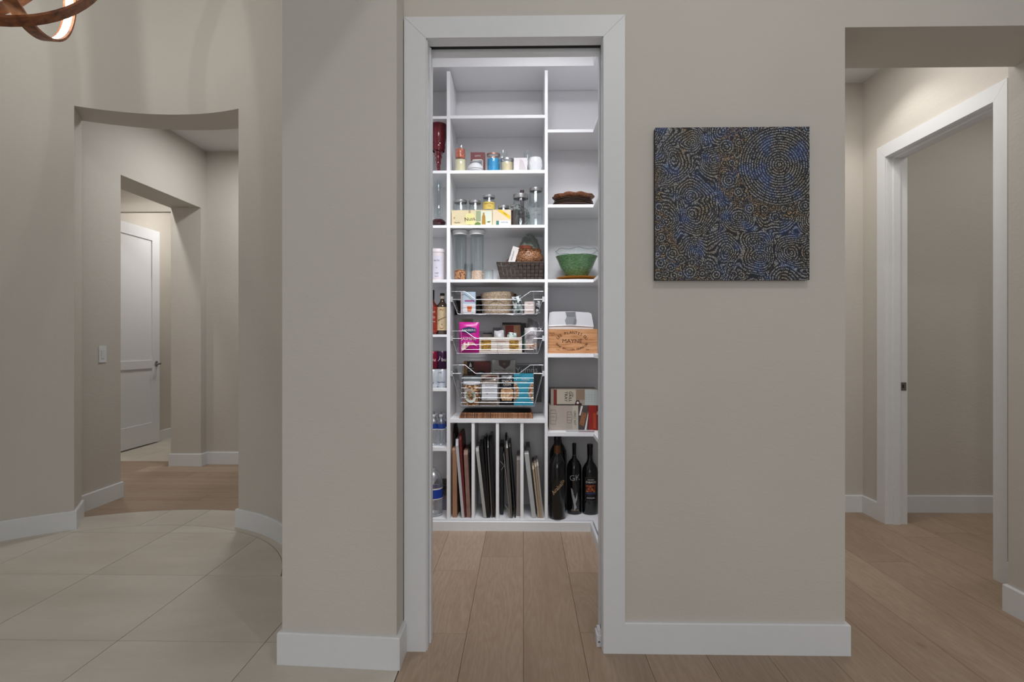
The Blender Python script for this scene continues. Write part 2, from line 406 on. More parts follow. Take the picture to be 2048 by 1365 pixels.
mb(M_trim).box(XR1 - 0.002, XR1 + 0.013, YW - 0.004, 2.345, 0, ZH1 + 0.012).done('jamb', t1)
mb(M_trim).box(XR1 - 0.002, XR1 + 0.013, 2.392, 2.435, 0, ZH1 + 0.012).done('jamb', t1)
mb(M_trim).box(XL1, XR1, YW - 0.004, 2.352, ZH1 + 0.0, ZH1 + 0.013).done('head_jamb', t1)
mb(M_trim).box(XL1, XR1, 2.390, 2.435, ZH1 - 0.006, ZH1 + 0.013).done('head_jamb', t1)
mb(M_dark).box(XL1, XR1, 2.352, 2.390, ZH1 + 0.008, ZH1 + 0.013).done('door_track', t1)
mb(M_trim).box(XL0, XL1, 2.435, 2.448, 0, ZH0).done('rear_casing', t1)
mb(M_trim).box(XR1, XR0, 2.435, 2.448, 0, ZH0).done('rear_casing', t1)
mb(M_trim).box(XL0, XR0, 2.435, 2.448, ZH1, ZH0).done('rear_casing', t1)
pd = struct(mb(mat('door_paint', '#dcdddd', 0.4)).box(XR1 + 0.006, XR1 + 0.55, 2.351, 2.388, 0.012, 2.44).bevel(0.002).done('door_2'))
fg = mb(mat('guide_plastic', '#d8d8dc', 0.35)); fg.box(XR1 - 0.020, XR1 - 0.002, 2.335, 2.40, 0.0, 0.045).box(XR1 - 0.014, XR1 - 0.002, 2.345, 2.392, 0.045, 0.062).bevel(0.004, 2)
fgo = fg.done('floor_guide', None, SM); tag(fgo, 'small white plastic door guide on the floor at the right pantry jamb', 'door guide')
mb(mat('screw_steel', '#6f7276', 0.3, 1.0)).lathe([(0, 0), (0.004, 0), (0.004, 0.003), (0, 0.003)], 10, (XR1 - 0.011, 2.333, 0.02)).done('screw', fgo)

# --- right hall doorway: casing lies in the wall plane X=2.465
t2 = sempty('trim_2')
cx0, cx1 = 2.450, 2.465
YN0, YN1, YF1, YF0 = 2.958, 3.045, 3.940, 4.030
ZD1, ZD0 = 2.486, 2.572
def xcas(pts, name='side_casing'): return mb(M_trim).prism(pts, cx0, cx1, 'x').bevel(0.0012).done(name, t2)
xcas([(YN0, 0), (YN1, 0), (YN1, ZD1), (YN0, ZD0)]); xcas([(YF1, 0), (YF0, 0), (YF0, ZD0), (YF1, ZD1)])
xcas([(YN1, ZD1 + 0.0012), (YF1, ZD1 + 0.0012), (YF0, ZD0 + 0.001), (YN0, ZD0 + 0.001)], 'head_casing')
for (ya, yb) in ((YF1 - 0.002, YF1 + 0.015), (YN1 - 0.015, YN1 + 0.002)):
    mb(M_trim).box(2.462, 2.598, ya, yb, 0, ZD1 + 0.012).done('jamb', t2)
mb(M_trim).box(2.462, 2.598, YN1, YF1, ZD1 - 0.002, ZD1 + 0.012).done('head_jamb', t2)
mb(M_trim).box(2.500, 2.545, YF1 - 0.013, YF1 - 0.002, 0, ZD1 - 0.0135).done('door_stop', t2)
mb(M_trim).box(2.500, 2.545, YN1 + 0.002, YN1 + 0.013, 0, ZD1 - 0.0135).done('door_stop', t2)
mb(M_trim).box(2.500, 2.545, YN1 + 0.002, YF1 - 0.002, ZD1 - 0.013, ZD1 - 0.002).done('door_stop', t2)
mb(M_trim).prism([(YF1, 0), (YF0, 0), (YF0, ZD0), (YF1, ZD1)], 2.585, 2.600, 'x').done('rear_casing', t2)
sp = mb(mat('satin_nickel', '#8f8f8c', 0.35, 1.0)); sp.box(2.556, 2.590, YF1 - 0.0045, YF1 - 0.002, 0.905, 0.960); sp = sp.done('strike_plate', t2); sub(sp, 'satin nickel strike plate')
mb(M_dark).box(2.562, 2.574, YF1 - 0.0052, YF1 - 0.0044, 0.922, 0.944).done('latch_hole', sp)

# --- foyer door, open against the wall
M_door = mat('door_white', '#e6e7ea', 0.4)
d1 = sempty('door_1', (-4.48, 6.976, 0.014)); DW, DH = 0.97, 2.566
pts = mb(M_door); pts.box(-0.012, 0.008, -DW, 0, 0, DH).done('door_slab', d1)
for (a, b_, c_, d_) in ((-0.14, 0, 0, DH), (-DW, -DW + 0.14, 0, DH)):
    mb(M_door).box(0.008, 0.020, a, b_, c_, d_).bevel(0.001).done('stile', d1)
for (c_, d_) in ((0, 0.245), (0.90, 0.995), (DH - 0.13, DH)):
    mb(M_door).box(0.008, 0.020, -DW + 0.14, -0.14, c_, d_).bevel(0.001).done('rail', d1)
hn = MB().m(mat('chrome', '#b9bcc0', 0.12, 1.0))
def rotlathe(b, prof, c, axis, seg=16):
    tmp = MB(); tmp.mats = b.mats; tmp.cur = b.cur; tmp.lathe(prof, seg)
    R = Matrix.Rotation(PI / 2, 4, 'Y') if axis == 'x' else Matrix.Rotation(PI / 2, 4, 'X')
    me = bpy.data.meshes.new('t'); tmp.bm.transform(Matrix.Translation(c) @ R)
    tmp.bm.to_mesh(me); tmp.bm.free(); b.bm.from_mesh(me); bpy.data.meshes.remove(me); return b
rotlathe(hn, [(0, 0), (0.033, 0), (0.033, 0.006), (0.014, 0.010), (0.011, 0.045), (0.012, 0.055), (0, 0.057)], (0.020, -0.065, 0.950), 'x')
hn.tube([(0.068, -0.065, 0.950), (0.075, -0.09, 0.950), (0.072, -0.17, 0.948)], [0.011, 0.010, 0.008], 10)
sub(hn.done('handle', d1, SM), 'chrome lever handle')

# --- light switch on the left hall wall
ls = thing('light_switch', 'white rocker light switch on the greige wall left of the hall opening', 'light switch', (-3.19, 4.30, 1.140))
mb(M_trim).box(0, 0.006, -0.038, 0.038, -0.062, 0.062).bevel(0.002, 2).done('cover_plate', ls, SM)
mb(M_trim).box(0.006, 0.010, -0.016, 0.016, -0.033, 0.033, rot=Matrix.Rotation(0.06, 3, 'Y'), piv=(0.006, 0, 0)).bevel(0.001).done('rocker', ls)

# --- oak planks (parts of the floor)
G = 0.0016
def plank(x0, x1, y0, y1, m_, z1=0.0):
    if x1 - x0 < 0.01 or y1 - y0 < 0.01: return
    mb(m_).box(x0 + G / 2, x1 - G / 2, y0 + G / 2, y1 - G / 2, -0.012, z1).done('plank', floor)
PW = 0.2405; X00 = 0.002
def stripY(k, ya, yb, cuts, xa=None, xb=None):
    x0 = X00 + k * PW; x1 = x0 + PW
    if xa is not None: x0 = max(x0, xa)
    if xb is not None: x1 = min(x1, xb)
    ys = [ya] + sorted(c for c in cuts if ya < c < yb) + [yb]
    for a, b_ in zip(ys, ys[1:]): plank(x0, x1, a, b_, M_oakY)
cutmap = {-2: [0.9, 2.43, 3.10], -1: [1.55, 3.30], 0: [0.7, 2.05, 3.9], 1: [1.2, 2.45, 3.08], 2: [0.2, 1.75, 3.3]}
for k in (-4, -3):
    stripY(k, 2.44, 4.115, [3.0 + .5 * (k + 4)], xa=-0.948, xb=(-0.466 if False else None))
for k in range(13, 20): stripY(k, 2.68, 4.215, [3.1 + .2 * (k % 4)], xb=4.7)
for k in range(-2, 13):
    cuts = cutmap.get(k) or [(-1.2 + random.uniform(0, 1.2)) + i * 1.45 + random.uniform(-.2, .2) for i in range(5)]
    if k == -2: stripY(k, -1.0, 2.43, cuts, xa=-0.466); stripY(k, 2.43, 4.115, [3.10])
    else: stripY(k, -1.0, 4.215, cuts)
# left hall planks, running crosswise; near edge follows the rotunda tile circle
y = 5.86; row = 0
while y > 3.35:
    y0 = y - PW
    xs = [-4.53]; x = -4.3 + (row * 0.61) % 1.3
    while x < -1.0: xs.append(x); x += 1.32
    xs.append(-0.9)
    for a, b_ in zip(xs, xs[1:]):
        a2, b2 = a + G / 2, b_ - G / 2; n = max(2, int((b2 - a2) / 0.04)); lo = []
        for i in range(n + 1):
            xx = a2 + (b2 - a2) * i / n; dx = xx - RC.x
            yc = RC.y + math.sqrt(max(0, (RO + 0.002) ** 2 - dx * dx)) if abs(dx) < RO else 3.35
            lo.append((xx, min(max(y0 + G / 2, yc), y - G / 2)))
        lo = [p for p in lo if p[1] < y - G / 2 - 1e-4 or True]
        if all(p[1] > y - G for p in lo): continue
        s0 = 0
        while s0 < n and lo[s0 + 1][1] >= y - G / 2 - 1e-5: s0 += 1
        s1 = n
        while s1 > 0 and lo[s1 - 1][1] >= y - G / 2 - 1e-5: s1 -= 1
        seg_ = lo[s0:s1 + 1]
        if len(seg_) < 2: continue
        poly = seg_ + [(seg_[-1][0], y - G / 2), (seg_[0][0], y - G / 2)]
        if seg_[-1][1] >= y - G / 2 - 1e-5: poly = seg_ + [(seg_[0][0], y - G / 2)]
        if seg_[0][1] >= y - G / 2 - 1e-5: poly = seg_ + [(seg_[-1][0], y - G / 2)]
        mb(M_oakX).prism(poly, -0.012, 0.0).done('plank', floor)
    y = y0; row += 1
# --- stone tiles
TG = 0.003
def clip(poly, inside, inter):
    out = []
    for i in range(len(poly)):
        a, b_ = poly[i - 1], poly[i]; ia, ib = inside(a), inside(b_)
        if ib:
            if not ia: out.append(inter(a, b_))
            out.append(b_)
        elif ia: out.append(inter(a, b_))
    return out
def clip_disc(poly, R):
    cp = [(RC.x + R * math.cos(2 * PI * i / 96), RC.y + R * math.sin(2 * PI * i / 96)) for i in range(96)]
    for i in range(96):
        a, b_ = cp[i], cp[(i + 1) % 96]; ex, ey = b_[0] - a[0], b_[1] - a[1]
        f = lambda p: ex * (p[1] - a[1]) - ey * (p[0] - a[0])
        def it(p, q):
            fp, fq = f(p), f(q); t_ = fp / (fp - fq); return (p[0] + (q[0] - p[0]) * t_, p[1] + (q[1] - p[1]) * t_)
        poly = clip(poly, lambda p: f(p) >= 0, it)
        if len(poly) < 3: return []
    return poly
TX, TY = 0.615, 0.662
ys = [3.67 + i * TY for i in range(-7, 1)] + [4.0]
xs = [-1.675 + i * TX for i in range(-6, 3)]
for yi, (a, b_) in enumerate(zip(ys, ys[1:])):
    for x0, x1 in zip(xs, xs[1:]):
        x1 = min(x1, -0.468 if a < 2.3 else -1.0)
        if x1 - x0 < 0.02: continue
        p = [(x0 + TG / 2, a + TG / 2), (x1 - TG / 2, a + TG / 2), (x1 - TG / 2, b_ - TG / 2), (x0 + TG / 2, b_ - TG / 2)]
        if b_ > 3.1: p = clip_disc(p, 1.125)
        if len(p) >= 3: mb(M_tile).prism(p, -0.012, 0.0).done('tile', floor)
ringx = [RC.x - RO, -3.15, -2.575, -2.29, -1.675, RC.x + RO]
for a, b_ in zip(ringx, ringx[1:]):
    a += TG / 2; b_ -= TG / 2; n = 14; up = []; lo = []
    for i in range(n + 1):
        xx = a + (b_ - a) * i / n; dx = xx - RC.x
        u_ = RC.y + math.sqrt(max(0, RO ** 2 - dx * dx)); l_ = max(3.01, RC.y + math.sqrt(max(0, 1.129 ** 2 - dx * dx)))
        if u_ > l_ + 0.002: up.append((xx, u_)); lo.append((xx, l_))
    mb(M_tile).prism(lo + up[::-1], -0.012, 0.0).done('tile', floor)
for a in (5.86, 6.52, 7.18, 7.84):
    for x0, x1 in ((-4.53, -4.07), (-4.07, -3.49)):
        mb(M_tile).box(x0 + TG / 2, x1 - TG / 2, a + TG / 2, a + 0.66 - TG / 2, -0.012, 0).done('tile', floor)

# ================================================================ PANTRY SHELVING
YS = 3.765; YB = 4.118
def zs(py): return EYE + (HOR - py) * 3.764 / F
DECK = 0.070
XA0, XA1 = X(893.5, YS), X(900.3, YS)      # left panel
XB0, XB1 = X(1089.5, YS), X(1095.5, YS)    # right panel
def shelfbox(x0, x1, ytop, ybot, parent, name='shelf'):
    return mb(M_shelf).box(x0, x1, YS, YB, zs(ybot), zs(ytop)).bevel(0.0008).done(name, parent)
cu = thing('shelving_unit', 'tall white middle shelving unit with wire baskets and tray slots', 'shelving')
mb(M_shelf).box(XA0, XA1, YS, YB, DECK, 3.012).bevel(0.0008).done('side_panel', cu)
mb(M_shelf).box(XB0, XB1, YS, YB, DECK, 3.012).bevel(0.0008).done('side_panel', cu)
CS = [(229.5, 235.7), (339.8, 346), (449.5, 455), (558.5, 564.3), (838.5, 846)]
for a, b_ in CS: shelfbox(XA1, XB0, a, b_, cu)
mb(M_shelf).box(XA0, XB1, YS, YB, 0.0, DECK).done('bottom_deck', cu)
for x0, x1 in ((943, 949), (991.7, 997.7), (1040.7, 1047)):
    mb(M_shelf).box(X(x0, YS), X(x1, YS), YS + 0.004, YB, DECK, zs(846)).bevel(0.0008).done('divider', cu)
lu = thing('shelving_unit', 'narrow white shelving bay left of the middle unit, by the door jamb', 'shelving')
LS = [(230.6, 235.9), (340, 345.3), (449.5, 454.8), (558.5, 564.5), (668.8, 673.8), (777, 782.7), (896, 902.7)]
for a, b_ in LS: shelfbox(-0.948, XA0 - 0.0005, a, b_, lu)
mb(M_shelf).box(-0.948, XA0 - 0.0005, YS, YB, 0, DECK).done('bottom_deck', lu)
ru = thing('corner_shelving', 'white corner shelving that turns toward the door on the right', 'shelving')
RS = [(259, 265), (409, 414.9), (558.7, 564.7), (707, 714.7), (865, 872.5)]
XR = 0.458
def lpoly(z0, z1, name):
    return mb(M_shelf).prism([(XB1 + 0.0005, YS), (XR, YS), (XR, 2.50), (0.828, 2.50), (0.828, YB), (XB1 + 0.0005, YB)], z0, z1).bevel(0.0008).done(name, ru)
for a, b_ in RS: lpoly(zs(b_), zs(a), 'shelf')
lpoly(0, DECK, 'bottom_deck')
mb(M_shelf).box(XR + 0.004, 0.828, 2.478, 2.498, 0, 3.012).done('side_panel', ru)

# ================================================================ ITEMS: helpers
def glass(name, col='#fcfefe', rough=0.02, k=0.30, k0=0.02):
    """thin clear container wall: mostly see-through, a little sheen"""
    if name in _M: return _M[name]
    m = bpy.data.materials.new(name); m.use_nodes = True; t = NT(m); t.t.nodes.remove(t.b)
    out = [n for n in t.t.nodes if n.type == 'OUTPUT_MATERIAL'][0]
    tr = t.n('ShaderNodeBsdfTransparent'); tr.inputs[0].default_value = (*srgb(col), 1)
    gl = t.n('ShaderNodeBsdfGlossy'); gl.inputs['Roughness'].default_value = rough
    gl.inputs[0].default_value = (0.9, 0.92, 0.94, 1)
    fr = t.n('ShaderNodeLayerWeight'); fr.inputs['Blend'].default_value = 0.30
    mx = t.n('ShaderNodeMixShader'); t.l(t.math('ADD', t.math('MULTIPLY', fr.outputs['Facing'], k), k0), mx.inputs[0])
    t.l(tr.outputs[0], mx.inputs[1]); t.l(gl.outputs[0], mx.inputs[2]); t.l(mx.outputs[0], out.inputs[0])
    _M[name] = m; return m
G_clear = glass('clear_glass'); G_pet = glass('clear_plastic', '#fcfdfe', 0.3, 0.6, 0.18)
def label_patch(b, r, z0, z1, deg, centre=-90, c=(0, 0, 0), seg=14):
    a0 = math.radians(centre - deg / 2); a1 = math.radians(centre + deg / 2)
    return b.lathe([(r, z0), (r, z1)], seg, c, a0, a1)
def on(px0, px1, Y): return (X((px0 + px1) / 2, Y), X(px1, Y) - X(px0, Y))
P = lambda n, c, r=0.6, **k: mat(n, c, r, **k)
paper = P('paper_white', '#d9d5d0'); ink = P('black_ink', '#1c1a1a'); steel = P('tin_lid', '#b5b6b8', 0.3, metal=0.9); chrome = P('chrome_wire', '#c9c9cd', 0.33, metal=0.85)
ANGLE = -90

# ---- candles and jars on the second shelf (z2)
z2 = zs(339.8)
def jar_candle(name, label, px0, px1, ytop, Y, wax, waxtop, group, rim=None, glassm=None, cat='candle'):
    xc, w_ = on(px0, px1, Y); r = w_ / 2; h = Z(ytop, px0, Y) - z2
    t = thing(name, label, cat, (xc, Y, z2), 0, group)
    mb(glassm or G_clear).lathe([(0, 0.001), (r * .92, 0.001), (r, 0.008), (r, h - .004), (r * .97, h), (r * .93, h - .004), (r * .93, 0.008), (0, 0.008)], 28).done('jar', t, SM)
    mb(wax).lathe([(0, 0.0085), (r * .92, 0.0085), (r * .92, waxtop * h), (0.004, waxtop * h - .002), (0, waxtop * h - .002)], 28).done('wax', t, SM)
    mb(ink).tube([(0, 0, waxtop * h - .003), (0.001, 0, waxtop * h + .008)], 0.0012, 6).done('wick', t)
    if rim: mb(rim).lathe([(r * 1.02, h - .012), (r * 1.04, h), (r * .94, h + .001), (r * .93, h - .012), (r * 1.02, h - .012)], 28).done('rim', t, SM)
    return t
gc = 'candles on the second shelf from the top'
cream_wax = P('cream_wax', '#dfd3b0', 0.5); blue_wax = P('blue_wax', '#1f8fc4', 0.45); beige_wax = P('beige_wax', '#d6c4a0', 0.5); white_wax = P('white_wax', '#d8d4d4', 0.5)
cj = jar_candle('jar_candle', 'cream yellow jar candle at the left end of the candle shelf', 909, 933, 318, 3.83, cream_wax, 0.9, gc)
# orange jar stacked on top of the cream jar
xc, w_ = on(910, 931, 3.83); ztop = Z(318, 909, 3.83) + 0.001
t = thing('candle_jar', 'coral jar candle with rose swirl, stacked on the cream one', 'candle', (xc, 3.83, ztop), 0, gc)
r = w_ / 2; h = Z(292, 920, 3.83) - ztop
mb(P('coral_wax', '#c9694c', 0.5, vary=0.35, vscale=60)).lathe([(0, 0.004), (r * .86, 0.004), (r * .92, .015), (r * .92, h * .72), (0, h * .72)], 28).done('wax', t, SM)
mb(G_clear).lathe([(0, 0.0005), (r * .9, 0.0005), (r, .012), (r, h - .006), (r * .93, h), (r * .88, h), (r * .94, h - .008), (r * .94, .012), (0, .0035)], 28).done('jar', t, SM)
mb(P('coral_swirl', '#a8432a', .5)).tube([(r * .80 * math.sin(a * 1.1) * (1 - a / 9), -r * 1.005 * math.cos(a * .08), h * .36 + .016 * math.cos(a * 1.1) * (1 - a / 9)) for a in [i * .35 for i in range(22)]], 0.0011, 5).done('swirl', t)
# ribbed white jar
xc, w_ = on(935, 967, 3.82); r = w_ / 2; h = Z(323, 950, 3.82) - z2
prof = [(0, 0)]; n = 6
for i in range(n + 1):
    zz = h * .86 * i / n; k = math.sin(PI * (0.28 + 0.6 * i / n)); prof += [(r * k, zz), (r * (k * .98 - .03), zz + h * .86 / n * .5)]
prof = prof[:-1] + [(r * .7, h * .92), (r * .55, h * .97), (r * .5, h), (0, h)]
o = mb(P('white_ceramic', '#d2d3d6', 0.3)).lathe(prof, 32).done('ribbed_jar', None, 1.2, (xc, 3.82, z2)); tag(o, 'round white ribbed ceramic candle jar in front of the maroon box', 'candle', gc)
# maroon box behind
xc, w_ = on(942, 970, 3.93); h = Z(307, 955, 3.93) - z2
t = thing('gift_box', 'upright maroon box with a window, behind the ribbed white jar', 'box', (xc, 3.93, z2))
mb(P('maroon_card', '#7c4648', 0.6)).box(-w_ / 2, w_ / 2, -.03, .03, 0, h).bevel(.001).done('box', t)
mb(P('box_window', '#3c3238', 0.25)).box(-w_ * .33, w_ * .33, -.0315, -.0303, h * .14, h * .66).done('window', t)
mb(paper).box(-w_ * .38, -w_ * .33, -.0318, -.0303, h * .1, h * .7).box(w_ * .33, w_ * .38, -.0318, -.0303, h * .1, h * .7).box(-w_ * .38, w_ * .38, -.0318, -.0303, h * .66, h * .70).done('border', t)
lettering([('GIFTO', 0, h * .84, .014, 0, -.0312)], paper, t)
jar_candle('jar_candle', 'bright blue jar candle with a copper rim', 974, 1000, 308.5, 3.84, blue_wax, 0.72, gc, rim=P('copper_rim', '#9c7b72', 0.35, metal=0.6))
jar_candle('jar_candle', 'beige jar candle right of the blue one, with silver rim', 1001, 1027, 318.5, 3.83, beige_wax, 0.72, gc, rim=steel)
t = jar_candle('jar_candle', 'clear empty glass behind the beige candle', 995, 1015, 303, 3.97, white_wax, 0.1, 'clear glass cups at the back of the candle shelf', cat='glass')
t = jar_candle('jar_candle', 'clear empty glass behind the white cube candle', 1047, 1063, 304, 3.98, white_wax, 0.1, 'clear glass cups at the back of the candle shelf', cat='glass')
xc, w_ = on(1028, 1054, 3.84); h = Z(319.5, 1040, 3.84) - z2
t = thing('box_candle', 'square frosted white candle between beige candle and faceted bowl', 'candle', (xc, 3.84, z2), 0, gc)
mb(P('frosted', '#cfc8cc', 0.45)).box(-w_ / 2, w_ / 2, -w_ / 2, w_ / 2, 0, h).bevel(.006, 2).done('body', t, SM)
mb(P('pale_leaf', '#b9b2b4', .5)).sheet(lambda u, v: ((u - .2) * w_ * .6 * (1 - v * .6), -w_ / 2 - .0008, h * (.1 + .8 * v) - u * u * h * .1), 4, 6).done('motif', t)
# faceted bowl candle
xc, w_ = on(1055, 1086, 3.84); r = w_ / 2; h = Z(316.5, 1070, 3.84) - z2
bw = mb(P('faceted_white', '#d5d6d8', 0.22)); nseg = 14
rows = []
for jx, (rr, zz) in enumerate([(.72, 0), (.9, .18), (1.0, .42), (1.0, .62), (.92, .82), (.8, 1.0)]):
    rows.append([bw.bm.verts.new((r * rr * (1.0 if (i + jx) % 2 else .955) * math.cos(2 * PI * (i + .5 * (jx % 2)) / nseg), r * rr * (1.0 if (i + jx) % 2 else .955) * math.sin(2 * PI * (i + .5 * (jx % 2)) / nseg), h * zz)) for i in range(nseg)])
for jx, (A, B) in enumerate(zip(rows, rows[1:])):
    for i in range(nseg):
        k = (i + 1) % nseg
        if jx % 2 == 0: bw._f([A[i], A[k], B[i]]); bw._f([A[k], B[k], B[i]])
        else: bw._f([A[i], A[k], B[k]]); bw._f([A[i], B[k], B[i]])
bw._f(rows[0][::-1])
t = thing('faceted_bowl', 'white faceted diamond-cut candle bowl at the right end', 'candle', (xc, 3.84, z2), 0, gc)
bw.done('bowl', t); mb(white_wax).lathe([(0, h * .8), (r * .8, h * .8), (r * .8, h * .79), (0, h * .79)], 24).done('wax', t)

# ---- red goblet, left bay
xc, w_ = on(861, 892.5, 3.87); zb = zs(340); r = w_ / 2
M_red = P('red_glass', '#7d0a22', 0.08, trans=0.25, coat=0.6)
H = Z(240, 876, 3.87) - zb
t = thing('red_vase', 'deep red glass goblet vase with twisted stem in the left bay', 'vase', (xc, 3.87, zb))
mb(M_red).lathe([(0, H * .47), (r * .5, H * .475), (r * .82, H * .52), (r * .92, H * .60), (r, H * .68), (r, H * .9), (r * .94, H * .985), (r * .88, H), (r * .84, H * .985), (r * .9, H * .9), (r * .9, H * .62), (r * .6, H * .53), (0, H * .5)], 32).done('bowl', t, SM)
mb(M_red).lathe([(r * .78, H * .43), (r * .9, H * .5), (r * .86, H * .55), (r * .7, H * .55)], 32).done('collar', t, SM)
st = mb(M_red)
st.lathe([(r * (.16 + .42 * (k / 16) ** 1.4) * (1 + .1 * (k % 2)), H * (.03 + .44 * k / 16)) for k in range(17)], 20, fn=lambda rr, z, a: (rr * (1 + .16 * math.sin(3 * a + z * 170)), z))
st.done('twisted_stem', t, 1.2)
mb(M_red).lathe([(0, 0), (r * .36, 0), (r * .34, .006), (r * .14, .014), (r * .12, H * .05), (0, H * .05)], 20).done('foot', t, SM)
# ---- hurricane with dark red foot
xc, w_ = on(862, 892, 3.88); zb = zs(449.5); r = w_ / 2; H = Z(362, 876, 3.88) - zb
t = thing('hurricane_glass', 'clear glass cylinder on a dark red round foot', 'vase', (xc, 3.88, zb))
mb(P('dark_red_glass', '#3c0f16', 0.12, coat=.6)).lathe([(0, 0), (r, 0), (r * 1.02, .012), (r * .8, .02), (r * .9, .03), (r * .96, .042), (r * .8, .055), (r * .55, .062), (0, .062)], 30).done('foot', t, SM)
mb(G_clear).lathe([(r * .5, .0625), (r * .9, .075), (r * .62, .10), (r * .52, H * .5), (r * .5, H * .85), (r * .62, H), (r * .58, H), (r * .47, H * .85), (r * .48, H * .5), (r * .58, .10)], 30).done('cylinder', t, SM)
mb(G_clear).lathe([(r * .25, .08), (r * .3, H * .9), (r * .2, H * 1.02), (r * .17, H * 1.02), (r * .27, H * .9), (r * .22, .08)], 24).done('inner_tube', t, SM)
# ---- pale canister
xc, w_ = on(861, 890, 3.85); zb = zs(558.5); r = w_ / 2; H = Z(499, 876, 3.85) - zb
t = thing('canister', 'pale pink-white canister with lid and printed front', 'canister', (xc, 3.85, zb))
mb(P('pale_plastic', '#d9cdcf', .35)).lathe([(0, 0), (r * .96, 0), (r, .006), (r, H * .84), (r * .96, H * .88), (r * .96, H * .885), (0, H * .885)], 30).done('body', t, SM)
mb(P('pale_lid', '#e0d9da', .35)).lathe([(r * .97, H * .885), (r * 1.0, H * .89), (r * 1.0, H * .98), (r * .96, H), (0, H)], 30).done('lid', t, SM)
lb = label_patch(mb(P('pale_label', '#d6d2de', .5)), r * 1.004, H * .08, H * .78, 110).done('label', t, SM)
wrap(lettering([('FILTER', 0, H * .62, .013, 0, -.0006), ('o', 0, H * .40, .016, 0, -.0006), ('CAFE', 0, H * .22, .010, 0, -.0006), ('DAILY', 0, H * .12, .010, 0, -.0006)], P('grey_ink', '#77707c'), t), r * 1.004)
# ---- bottles, left bay
def bottle(name, label, xc, Y, zb, H, r, body, cap, shoulder=.62, neck=.30, capz=.88, group=None, cat='bottle'):
    t = thing(name, label, cat, (xc, Y, zb), 0, group)
    mb(body).lathe([(0, 0), (r * .93, 0), (r, H * .02), (r, H * shoulder), (r * .9, H * (shoulder + .05)), (r * (neck + .15), H * (shoulder + .12)), (r * neck, H * (shoulder + .17)), (r * neck, H * capz)], 28).done('body', t, SM)
    mb(cap).lathe([(r * neck * 1.12, H * capz), (r * neck * 1.15, H * .99), (r * neck * 1.05, H), (0, H)], 20).done('cap', t, SM)
    return t
zb = zs(668.8); gb = 'liquor bottles in the left bay'
xc, w_ = on(850, 876, 3.86); H = Z(580, 866, 3.86) - zb; r = w_ / 2
t = bottle('liquor_bottle', 'reddish brown liquor bottle with dark neck, next to the jamb', xc, 3.86, zb, H, r, P('red_liquor', '#5c1f16', .15, coat=.4), ink, .60, .40, .80, gb)
mb(P('dark_neck', '#23120f', .3)).lathe([(r * .415, H * .76), (r * .43, H * .80), (r * .43, H * .9)], 24).done('neck_foil', t, SM)
label_patch(mb(P('red_label', '#8a2c22', .5, vary=.5, vscale=90)), r * 1.01, H * .06, H * .62, 150).done('label', t, SM)
wrap(lettering([('Hot', .016, H * .50, .020, .3, -.0008), ('RED', .016, H * .38, .018, 0, -.0008), ('Whisky', .013, H * .29, .013, 0, -.0008)], P('label_cream', '#d8c8b0'), t), r * 1.01)
xc, w_ = on(875, 899, 3.87); xc = min(xc, XA0 - w_ / 2 - .003); H = Z(586.5, 884, 3.87) - zb; r = w_ / 2
t = bottle('liquor_bottle', 'liquor bottle with cream label and black cap', xc, 3.87, zb, H, r, P('amber_glass', '#4b3a2c', .12, trans=.3, coat=.4), ink, .66, .34, .86, gb)
mb(P('white_band', '#cfc4b8')).lathe([(r * .40, H * .865), (r * .41, H * .935)], 20).done('cap_band', t)
label_patch(mb(P('cream_label', '#cdb892', .55, vary=.12, vscale=60)), r * 1.01, H * .10, H * .66, 150).done('label', t, SM)
wrap(lettering([('Amaretto', 0, H * .38, .015, .45, -.0008), ('o', .002, H * .25, .022, 0, -.0008)], P('brown_ink', '#5d3b1d'), t), r * 1.01)
wrap(lettering([('~', 0, H * .60, .05, 0, -.0008), ('(', 0, H * .15, .03, PI / 2, -.0008)], P('label_red', '#a2402e'), t, 'label_art'), r * 1.01)
# ---- cans, left bay
zb = zs(777); gk = 'drink cans in the left bay'
can_h = .124
def can(label, px0, px1, Y, z, col, texts, H, tc):
    xc, w_ = on(px0, px1, Y); r = w_ / 2; xc = min(xc, XA0 - r - .002)
    t = thing('drink_can', label, 'can', (xc, Y, z), 0, gk)
    mb(col).lathe([(0, .004), (r * .78, 0), (r * .82, .004), (r, .014), (r, H - .014), (r * .86, H - .004)], 28).done('body', t, SM)
    mb(steel).lathe([(r * .86, H - .004), (r * .88, H), (r * .83, H), (r * .8, H - .004), (0, H - .004)], 28).done('top', t, SM)
    wrap(lettering(texts, tc, t), r * 1.003); return t
hcan = (Z(737, 876, 3.86) - zs(777)) ; h2 = Z(701, 876, 3.86) - Z(737, 876, 3.86)
wcan = P('white_can', '#c8cdd4', .3, metal=.2, vary=.1, vscale=40); navy = P('navy_ink', '#2c4a68')
can('white and blue can on the shelf, under the red can', 851, 878, 3.85, zb, wcan, [('LITE', .004, hcan * .25, .016, 0, -.0004), ('o', .004, hcan * .35, .03, 0, -.0004)], hcan - .001, navy)
can('white and blue can on the shelf, under the purple can', 878, 903, 3.86, zb, wcan, [('LITE', -.008, hcan * .8, .012, 0, -.0004), ('~~', -.005, hcan * .3, .05, 0, -.0004)], hcan - .001, navy)
can('raspberry red can stacked on a white can', 851, 878, 3.85, zb + hcan, P('red_can', '#7a1430', .3, metal=.3), [('bu', .014, h2 * .5, .034, 0, -.0004), (')', -.024, h2 * .6, .03, -.5, -.0004)], h2 - .001, paper)
can('purple can stacked on a white can', 878, 903, 3.86, zb + hcan, P('purple_can', '#3a1c3c', .3, metal=.3), [(')', -.012, h2 * .55, .04, -.5, -.0004), ('bu', .018, h2 * .5, .034, 0, -.0004)], h2 - .001, paper)
